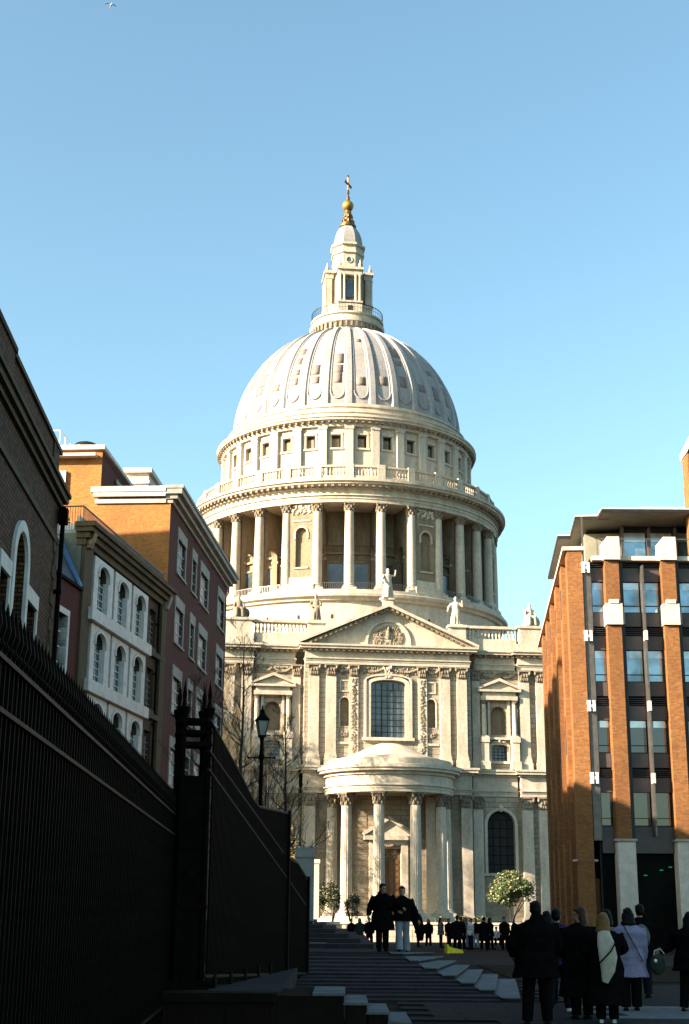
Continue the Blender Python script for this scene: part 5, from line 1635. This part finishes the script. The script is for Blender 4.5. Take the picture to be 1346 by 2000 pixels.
M['hair_dark'] = mat_plain('dark_brown_hair', (0.006, 0.004, 0.003), (0.003, 0.002, 0.002), 20, 0.6, stretch=(6, 6, 0.6), spec=0.12, bmp=0.15)
M['hair_brown'] = mat_plain('mid_brown_hair', (0.06, 0.028, 0.012), (0.025, 0.012, 0.006), 20, 0.55, stretch=(6, 6, 0.6), spec=0.12, bmp=0.15)
M['hair_blonde'] = mat_plain('golden_blonde_hair', (0.24, 0.13, 0.045), (0.12, 0.06, 0.02), 20, 0.55, stretch=(6, 6, 0.6), spec=0.12, bmp=0.15)
M['white_shoe'] = mat_plain('white_trainer', (0.7, 0.7, 0.68), None, 8, 0.5)
M['black_shoe'] = mat_plain('black_shoe', (0.004, 0.004, 0.004), None, 8, 0.6, spec=0.1)
M['green_bag'] = cloth('dark_green_cloth', (0.035, 0.045, 0.035), None, 0.5)

def person(label, loc, rz, h=1.75, coat='black_cloth', hem=0.85, trousers='jeans', hair='hair_dark', hair_len=0, shoes='black_shoe',
           legs=((0.0, 0.0), (0.0, 0.0)), arms=None, near=True, bulk=1.0, head_turn=0.0, lean=0.0, hood=False, group=None, flare=0.0, strap=None, sit=False, cuff=0.0, seed=0):
    t = thing('person', label, 'person', loc, rz, group)
    k = h / 1.75
    t.scale = (k, k, k)
    q = random.Random(seed)
    b = bulk
    vox = 0.011 if near else 0.022
    hipz = 0.93 if not sit else 0.46
    L = []
    for sx, (fwd, out) in zip((-1, 1), legs):
        hip = Vector((sx * 0.095, 0, hipz))
        if sit:
            kn = hip + Vector((sx * 0.06, -0.44, 0.03)); an = Vector((kn.x, kn.y - 0.06, 0.08))
        else:
            kn = Vector((sx * (0.10 + out * 0.5), -fwd * 0.55, 0.50 + abs(fwd) * 0.02))
            an = Vector((sx * (0.105 + out), -fwd if fwd > 0 else -fwd * 1.25, 0.085 + (0.07 if fwd < -0.15 else 0)))
        L.append((hip, kn, an))
    ly = lean
    sh_z = hipz + 0.50
    def tors(r):     # torso profile: (z above hip, half width, half depth)
        return [(-0.10, 0.16 * r, 0.115 * r), (0.0, 0.165 * r, 0.12 * r), (0.14, 0.14 * r, 0.10 * r), (0.28, 0.155 * r, 0.11 * r), (0.40, 0.175 * r, 0.115 * r), (0.47, 0.165 * r, 0.095 * r), (0.53, 0.09 * r, 0.075 * r)]
    def cy_(z): return -ly * (z / 0.5) * 0.5
    m = MB()
    m.tube([(0, cy_(z), hipz + z) for z, a, c in tors(1)], [(a, c) for z, a, c in tors(1)], 14)
    hx, hy, hz = 0.0, -ly * 0.62, hipz + 0.705
    m.tube([(0, cy_(0.5), hipz + 0.48), (0, hy + 0.01, hipz + 0.62)], [0.06, 0.055], 10)
    R = Matrix.Rotation(head_turn, 3, 'Z')
    def H(x, y, z):
        v = R @ Vector((x, y, 0)); return (hx + v.x, hy + v.y, hz + z)
    m.ell(H(0, 0.012, 0.025), (0.076, 0.095, 0.098), 16, 12, R)
    m.ell(H(0, -0.022, -0.045), (0.058, 0.066, 0.072), 14, 10, R)
    m.ell(H(0, -0.098, -0.022), (0.013, 0.022, 0.020), 8, 6, R)       # nose
    m.ell(H(0, -0.088, 0.018), (0.045, 0.014, 0.012), 8, 6, R)        # brow
    m.ell(H(0, -0.085, -0.062), (0.024, 0.012, 0.009), 8, 6, R)       # lips
    m.ell(H(0, -0.070, -0.098), (0.022, 0.020, 0.016), 8, 6, R)       # chin
    for s in (-1, 1): m.ell(H(s * 0.077, 0.012, -0.012), (0.010, 0.018, 0.030), 8, 6, R)
    for hip, kn, an in L:
        m.tube([hip + Vector((0, 0, 0.02)), hip.lerp(kn, 0.4), kn, kn.lerp(an, 0.35), an], [0.088, 0.078, 0.056, 0.054, 0.038], 12)
        m.tube([an + Vector((0, 0.045, -0.04)), an + Vector((0, -0.06, -0.05)), an + Vector((0, -0.16, -0.06))], [(0.036, 0.034), (0.042, 0.03), (0.034, 0.016)], 10)
    if arms is None: arms = (((0.27, 0.02, 1.15), (0.28, -0.08, 0.90)), ((0.27, 0.02, 1.15), (0.28, -0.08, 0.90)))
    A = []
    dz = hipz - 0.93
    for sx, (el, wr) in zip((-1, 1), arms):
        S = Vector((sx * 0.185 * (0.5 + 0.5 * b), cy_(0.47), sh_z - 0.03)); E_ = Vector((sx * el[0], el[1], el[2] + dz)); W = Vector((sx * wr[0], wr[1], wr[2] + dz))
        A.append((S, E_, W))
        m.tube([S, S.lerp(E_, 0.5), E_, E_.lerp(W, 0.4), W], [0.052, 0.045, 0.037, 0.036, 0.026], 10)
        d = (W - E_).normalized()
        side = d.cross(Vector((sx, 0, 0)))
        if side.length < 0.1: side = Vector((0, 1, 0))
        side.normalize()
        nrm = d.cross(side).normalized()
        m.tube([W, W + d * 0.05, W + d * 0.09], [(0.024, 0.018), (0.038, 0.016), (0.036, 0.014)], 8)
        for i, (o, ln) in enumerate(((-0.028, 0.062), (-0.010, 0.075), (0.010, 0.070), (0.027, 0.055))):
            p0 = W + d * 0.08 + side * o
            p1 = p0 + d * ln * 0.5 + nrm * 0.008
            p2 = p1 + d * ln * 0.4 + nrm * 0.022
            m.tube([p0, p1, p2], [0.0095, 0.009, 0.0075], 6)
        p0 = W + d * 0.03 - side * 0.03
        m.tube([p0, p0 + d * 0.035 - side * 0.02 + nrm * 0.01, p0 + d * 0.06 - side * 0.022 + nrm * 0.02], [0.012, 0.011, 0.008], 6)
    o = m.build('body', 'skin', t, True)
    r = o.modifiers.new('merge', 'REMESH'); r.mode = 'VOXEL'; r.voxel_size = vox * 0.75; r.use_smooth_shade = True
    if near:
        e = MB()
        for s in (-1, 1): e.ell(H(s * 0.030, -0.079, -0.002), (0.012, 0.006, 0.007), 8, 6, R)
        e.build('eyes', 'hair_dark', t, True)
    # trousers
    m = MB()
    m.tube([(0, 0, hipz - 0.08), (0, 0, hipz + 0.06)], [(0.17 * b, 0.13 * b), (0.165 * b, 0.125 * b)], 14)
    for hip, kn, an in L:
        m.tube([hip + Vector((0, 0, 0.03)), hip.lerp(kn, 0.4), kn, kn.lerp(an, 0.5), an + Vector((0, 0, -0.01 + cuff))], [0.118, 0.110, 0.092, 0.088 + flare * 0.5, 0.080 + flare], 12)
    o = m.build('trousers', trousers, t, True)
    r = o.modifiers.new('merge', 'REMESH'); r.mode = 'VOXEL'; r.voxel_size = vox * 1.3; r.use_smooth_shade = True
    m = MB()
    for hip, kn, an in L:
        m.tube([an + Vector((0, 0.07, -0.05)), an + Vector((0, -0.04, -0.048)), an + Vector((0, -0.13, -0.058)), an + Vector((0, -0.19, -0.064))], [(0.038, 0.034), (0.048, 0.04), (0.046, 0.026), (0.03, 0.018)], 10)
    m.build('shoes', shoes, t, True)
    # coat with sleeves, collar and hem
    m = MB()
    prof = [(z, a * 1.22 * b + 0.01, c * 1.3 * b + 0.015) for z, a, c in tors(1) if z >= 0.0]
    hemz = hem - 0.93
    if sit: hemz = max(hemz, -0.05)
    low = [(hemz, 0.215 * b + max(0, -hemz) * 0.12, 0.17 * b + max(0, -hemz) * 0.10), (hemz * 0.5, 0.205 * b + max(0, -hemz) * 0.05, 0.16 * b)] if hemz < 0 else [(hemz, 0.2 * b, 0.15 * b)]
    pr_ = [p for p in low] + [p for p in prof if p[0] > hemz + 0.02]
    pr_.append((0.585, 0.072, 0.072))
    m.tube([(0, cy_(max(0, z)), hipz + z) for z, a, c in pr_], [(a, c) for z, a, c in pr_], 18)
    for (S, E_, W) in A:
        m.tube([S + Vector((0, 0, 0.01)), S.lerp(E_, 0.5), E_, E_.lerp(W, 0.5), W - (W - E_).normalized() * 0.01], [0.074 * b, 0.068 * b, 0.058 * b, 0.053 * b, 0.046 * b], 12)
    if hood:
        m.tube([(0, cy_(0.5) + 0.09, hipz + 0.50), (0, cy_(0.5) + 0.12, hipz + 0.57), (0, cy_(0.5) + 0.07, hipz + 0.63)], [(0.13, 0.06), (0.12, 0.06), (0.09, 0.04)], 12)
    o = m.build('coat', coat, t, True)
    r = o.modifiers.new('merge', 'REMESH'); r.mode = 'VOXEL'; r.voxel_size = vox * 1.3; r.use_smooth_shade = True
    tx = bpy.data.textures.get('folds') or bpy.data.textures.new('folds', 'CLOUDS')
    tx.noise_scale = 0.16
    d_ = o.modifiers.new('folds', 'DISPLACE'); d_.texture = tx; d_.strength = 0.045; d_.mid_level = 0.5
    # hair
    m = MB()
    if hair:
        m.ell(H(0, 0.026, 0.045), (0.086, 0.097, 0.092), 16, 12, R)
        m.ell(H(0, 0.045, -0.005), (0.080, 0.078, 0.085), 14, 10, R)
        m.ell(H(0.02, -0.055, 0.088), (0.055, 0.035, 0.028), 10, 8, R)
        if hair_len:
            for i in range(11):
                a = pi * (i + 0.5) / 11
                c0 = H(0.078 * cos(a), 0.03 + 0.055 * sin(a), 0.03)
                c1 = H(0.088 * cos(a), 0.05 + 0.06 * sin(a), -0.10)
                c2 = H(0.11 * cos(a) + q.uniform(-.01, .01), 0.055 + 0.085 * sin(a), -0.12 - hair_len * 0.5)
                c3 = H(0.10 * cos(a) + q.uniform(-.02, .02), 0.06 + 0.10 * sin(a), -0.12 - hair_len * q.uniform(0.85, 1.1))
                m.tube([c0, c1, c2, c3], [0.03, 0.034, 0.032, 0.010], 7)
        o = m.build('hair', hair, t, True)
        r = o.modifiers.new('merge', 'REMESH'); r.mode = 'VOXEL'; r.voxel_size = vox * 0.9; r.use_smooth_shade = True
        d_ = o.modifiers.new('folds', 'DISPLACE'); d_.texture = tx; d_.strength = 0.02; d_.mid_level = 0.4
    if strap:
        m = MB()
        w, dp = 0.235 * b, 0.175 * b
        sgn = strap
        pts = []
        for i in range(17):
            f = i / 16
            x = sgn * (-0.13 + 0.33 * f)
            z = hipz + 0.54 - 0.62 * f
            e = 1 - (x / (w * 1.08)) ** 2
            pts.append((x, dp * sqrt(max(0.02, e)) + 0.012, z))
        m.tube(pts, [(0.008, 0.018)] * 17, 6)
        m.build('strap', 'black_cloth', t, True)
    return t, A, H

FG = 'crowd standing at the right foreground'
person('broad man in a black jacket seen from behind, leftmost and nearest of the right-hand crowd', (2.86, 21.3, 0.0), pi + 0.1, 1.74, 'black_cloth', 0.68, 'black_cloth', 'hair_dark',
       legs=((0.05, 0.05), (0.02, 0.05)), bulk=1.55, hood=True, arms=(((0.34, -0.05, 1.14), (0.30, -0.20, 0.98)), ((0.34, -0.05, 1.14), (0.30, -0.20, 0.98))), group=FG, seed=1)
person('person in a purple top, dark jeans and white trainers half hidden behind the broad man', (3.62, 24.3, 0.0), pi - 0.3, 1.64, 'purple_cloth', 0.80, 'jeans', 'hair_dark',
       shoes='white_shoe', legs=((0.16, 0.05), (-0.10, 0.05)), bulk=1.35, group=FG, seed=2)
person('woman with long loose brown hair and long black coat, face turned right', (3.72, 22.6, 0.0), pi + 0.25, 1.66, 'black_cloth', 0.36, 'black_cloth', 'hair_brown', 0.34,
       head_turn=1.05, bulk=1.5, arms=(((0.33, 0.03, 1.16), (0.30, -0.22, 1.05)), ((0.30, 0.0, 1.15), (0.22, -0.24, 1.0))), group=FG, seed=3)
tb, Ab, Hb = person('blonde woman in a black coat with a cream shawl down her back', (3.98, 21.9, 0.0), pi - 0.1, 1.58, 'black_cloth', 0.30, 'black_cloth', 'hair_blonde', 0.14,
       shoes='white_shoe', head_turn=-0.3, bulk=1.4, lean=0.06, arms=(((0.33, -0.05, 1.18), (0.20, -0.26, 1.1)), ((0.33, -0.02, 1.15), (0.26, -0.24, 1.0))), group=FG, seed=4)
sh = MB()
sh.tube([(0.02, 0.13, 1.46), (0.0, 0.235, 1.28), (-0.03, 0.275, 1.05), (-0.02, 0.27, 0.85), (0.04, 0.27, 0.66)], [(0.10, 0.03), (0.14, 0.035), (0.15, 0.035), (0.12, 0.03), (0.05, 0.015)], 14)
shw = sh.build('shawl', 'cream_cloth', tb, True)
d_ = shw.modifiers.new('folds', 'DISPLACE'); d_.texture = bpy.data.textures['folds']; d_.strength = 0.03
sp = MB(); sp.tube([(-0.17, 0.25, 1.30), (-0.08, 0.312, 1.16), (0.06, 0.317, 1.02), (0.17, 0.25, 0.92)], [(0.012, 0.02)] * 4, 6); sp.build('strap', 'black_cloth', tb, True)
person('woman in a pale lilac knee-length coat with a thin black strap across the back', (4.88, 24.6, 0.0), pi, 1.66, 'lilac_cloth', 0.58, 'black_cloth', 'hair_dark', 0.06,
       bulk=1.38, strap=-1, flare=0.01, legs=((0.03, 0.0), (-0.03, 0.0)), group=FG, seed=5)
person('tall man in black behind the lilac coat, head before the pale pillar', (5.85, 28.3, 0.0), pi + 0.1, 1.74, 'black_cloth', 0.72, 'jeans', 'hair_dark', bulk=1.4, group=FG, seed=6)
person('dark-haired person in black just behind the blonde woman', (5.0, 27.2, 0.0), pi - 0.2, 1.64, 'black_cloth', 0.75, 'jeans', 'hair_dark', 0.1, bulk=1.4, group=FG, seed=7)
tp_, Ap, Hp = person('black-coated person at the far right reaching one arm to a round bag', (5.92, 24.6, 0.0), pi - 0.5, 1.60, 'black_cloth', 0.72, 'black_cloth', 'hair_dark', 0.20,
       bulk=1.5, lean=0.12, arms=(((0.30, 0.02, 1.12), (0.30, -0.16, 0.95)), ((0.42, -0.14, 1.12), (0.62, -0.18, 1.04))), legs=((0.08, 0.05), (-0.08, 0.04)), group=FG, seed=8)
bg = thing('bag', 'round dark green bag held out by the person at the far right', 'bag', (5.32, 24.45, 0.76), 0.2)
m = MB(); m.ell((0, 0, 0), (0.14, 0.09, 0.17), 16, 12); m.build('bag_body', 'green_bag', bg, True)
m = MB(); m.tube([(-0.06, 0, 0.14), (-0.04, 0, 0.22), (0.06, 0, 0.25), (0.13, 0, 0.17)], 0.012, 6); m.build('handle', 'cream_cloth', bg, True)
m = MB(); m.ell((-0.07, -0.09, 0.06), (0.03, 0.012, 0.03), 8, 6); m.build('buckle', 'white_metal', bg, True)

person('dark-coated person glimpsed between the broad man and the brown-haired woman', (3.72, 26.2, 0.0), pi, 1.60, 'navy_cloth', 0.70, 'black_cloth', 'hair_dark', 0.05, bulk=1.4, group=FG, seed=12)
bk = thing('backpack', 'dark grey backpack on the back of the tall man behind the lilac coat', 'backpack', (5.83, 28.08, 1.02), 0.1)
m = MB(); m.ell((0, 0, 0.12), (0.17, 0.10, 0.24), 14, 10); m.build('pack', 'grey_cloth', bk, True)
m = MB(); m.tube([(-0.1, -0.07, 0.02), (0.0, -0.115, 0.0), (0.1, -0.07, 0.02)], 0.02, 6); m.build('pocket', 'navy_cloth', bk, True)
CG = 'couple walking on the dark steps'
person('tall man in a long black padded coat on the dark steps', (1.08, 38.3, 0.56), 0.3, 1.72, 'puffer', 0.55, 'black_cloth', 'hair_dark',
       legs=((0.12, 0.03), (-0.10, 0.03)), arms=(((0.34, 0.06, 1.15), (0.40, -0.02, 0.92)), ((0.42, -0.05, 1.22), (0.50, -0.30, 1.12))), bulk=1.45, lean=0.10, head_turn=0.2, hood=True, group=CG, seed=9)
person('person in black jacket and pale grey trousers on the dark steps', (1.62, 38.5, 0.52), 0.05, 1.70, 'black_cloth', 0.84, 'pale_trousers', 'hair_dark', 0,
       legs=((0.16, 0.0), (-0.14, 0.02)), arms=(((0.26, -0.05, 1.15), (0.12, -0.25, 1.08)), ((0.36, -0.02, 1.12), (0.44, -0.05, 0.86))), bulk=1.25, flare=0.035, head_turn=-0.2, group=CG, seed=10)
ct = thing('bag', 'slack black shoulder bag swinging at the right side of the person in pale trousers', 'bag', (2.0, 38.55, 1.25), 0.1)
m = MB(); m.tube([(-0.14, 0, 0.40), (0.0, 0, 0.15), (0.10, 0, -0.15), (0.13, 0, -0.42)], [(0.08, 0.05), (0.15, 0.08), (0.13, 0.08), (0.05, 0.04)], 12); m.build('bag_body', 'black_cloth', ct, True)

FP = 'visitors far off in front of the churchyard wall'
far = [
    (692, 1836, 92, 'navy_cloth', 'blue_cloth', 'hair_dark', 0.85, 'leftmost distant visitor, dark jacket and pale blue trousers, at the foot of the portico', 0.4),
    (708, 1838, 90, 'green_bag', 'jeans', 'hair_brown', 0.5, 'distant visitor in a long dark coat just left of the walking couple', -0.3),
    (727, 1842, 86, 'black_cloth', 'black_cloth', 'hair_dark', 0.8, 'distant visitor in black partly hidden by the tall man in the padded coat', 0.1),
    (822, 1841, 90, 'black_cloth', 'jeans', 'hair_dark', 0.82, 'distant slim visitor in black, left one of a pair right of the walking couple', 0.9),
    (842, 1841, 91, 'black_cloth', 'black_cloth', 'hair_dark', 0.84, 'distant visitor with an elbow out, right one of a pair right of the walking couple', -0.2),
    (882, 1843, 88, 'black_cloth', 'jeans', 'hair_dark', 0.7, 'distant visitor in black left of the cluster in front of the shaded column', 0.5),
    (898, 1858, 72, 'black_cloth', 'black_cloth', 'hair_dark', 0.6, 'tallest dark figure of the distant cluster standing above the yellow sign', 3.0),
    (914, 1845, 85, 'grey_cloth', 'blue_cloth', 'hair_brown', 0.85, 'distant visitor in a grey top and light jeans in the middle of the cluster', 0.2),
    (934, 1848, 82, 'black_cloth', 'blue_cloth', 'hair_dark', 0.9, 'distant visitor in black with bright blue trousers at the right of the cluster', -0.6),
    (950, 1856, 76, 'black_cloth', 'black_cloth', 'hair_dark', 0.5, 'distant dark figure in a wide coat between the cluster and the small evergreen tree', 2.8),
    (866, 1843, 87, 'grey_cloth', 'jeans', 'hair_dark', 0.75, 'distant visitor in grey just left of the cluster by the shaded column', 1.4),
    (906, 1848, 82, 'black_cloth', 'black_cloth', 'hair_brown', 0.55, 'distant long-coated visitor tucked behind the tallest figure of the cluster', 2.2),
    (924, 1850, 80, 'white_cloth', 'jeans', 'hair_dark', 0.8, 'distant visitor in a pale top between the light jeans and the bright blue trousers', -1.2),
    (962, 1849, 81, 'navy_cloth', 'black_cloth', 'hair_dark', 0.7, 'distant visitor standing just right of the wide-coated figure', 1.9),
    (990, 1852, 78, 'black_cloth', 'black_cloth', 'hair_dark', 0.6, 'distant dark figure left of the broad man, below the small evergreen tree', 0.3),
    (1085, 1858, 70, 'navy_cloth', 'jeans', 'hair_dark', 0.7, 'distant dark figure between the broad man and the brick flank wall', 2.6),
]
for i, (px, py, d, ct_, tr, hr, hem, lab, rz) in enumerate(far):
    x = (px - 673) / 2700 * (d * 0.961)
    person(lab, (x, d, gh(x, d) + 0.0), rz, 1.66 + 0.03 * (i % 4), ct_, hem, tr, hr, 0.1 if i % 3 == 1 else 0, legs=((0.1, 0.02), (-0.1, 0.02)) if i % 2 else ((0, 0.03), (0, 0.03)),
           near=False, bulk=1.25, group=FP, seed=30 + i)
bn = thing('bench', 'low dark bench in front of the churchyard wall left of the small evergreen tree', 'bench', (10.9, 96.2, gh(0, 96)), 0)
m = MB(); m.box(-1.3, 1.3, -0.2, 0.3, 0.38, 0.45); m.build('seat', 'granite', bn)
for x in (-1.1, 1.1): MB().box(x - 0.08, x + 0.08, -0.18, 0.28, 0.0, 0.379).build('leg', 'granite', bn)
person('visitor in a white shirt sitting on the low bench with his back to the wall', (10.3, 96.15, gh(0, 96)), 0.1, 1.7, 'white_cloth', 0.9, 'black_cloth', 'hair_dark', sit=True, near=False, bulk=1.2,
       arms=(((0.24, -0.1, 1.15), (0.15, -0.32, 1.0)), ((0.24, -0.1, 1.15), (0.15, -0.32, 1.0))), group=FP, seed=50)
person('visitor in a pale coat sitting at the right end of the low bench', (11.7, 96.15, gh(0, 96)), -0.2, 1.68, 'blue_cloth', 0.9, 'black_cloth', 'hair_brown', sit=True, near=False, bulk=1.2,
       arms=(((0.24, -0.1, 1.15), (0.15, -0.32, 1.0)), ((0.24, -0.1, 1.15), (0.15, -0.32, 1.0))), group=FP, seed=51)

# gull at the very top of the sky
gu = thing('gull', 'white gull high in the sky at the top edge, left of the middle', 'bird', (-21.95, 110.0, 81.9), 0.4)
m = MB(); m.tube([(0, -0.25, 0), (0, -0.1, 0.01), (0, 0.1, 0), (0, 0.3, -0.02)], [0.03, 0.075, 0.07, 0.02], 10); m.ell((0, -0.27, 0.02), (0.045, 0.06, 0.045), 8, 6); m.build('body', 'white_cloth', gu, True)
for s in (-1, 1):
    m = MB(); m.tube([(s * 0.04, 0, 0.02), (s * 0.25, -0.05, 0.14), (s * 0.55, 0.08, 0.06)], [(0.02, 0.10), (0.015, 0.09), (0.005, 0.02)], 8); m.build('wing', 'white_cloth', gu, True)
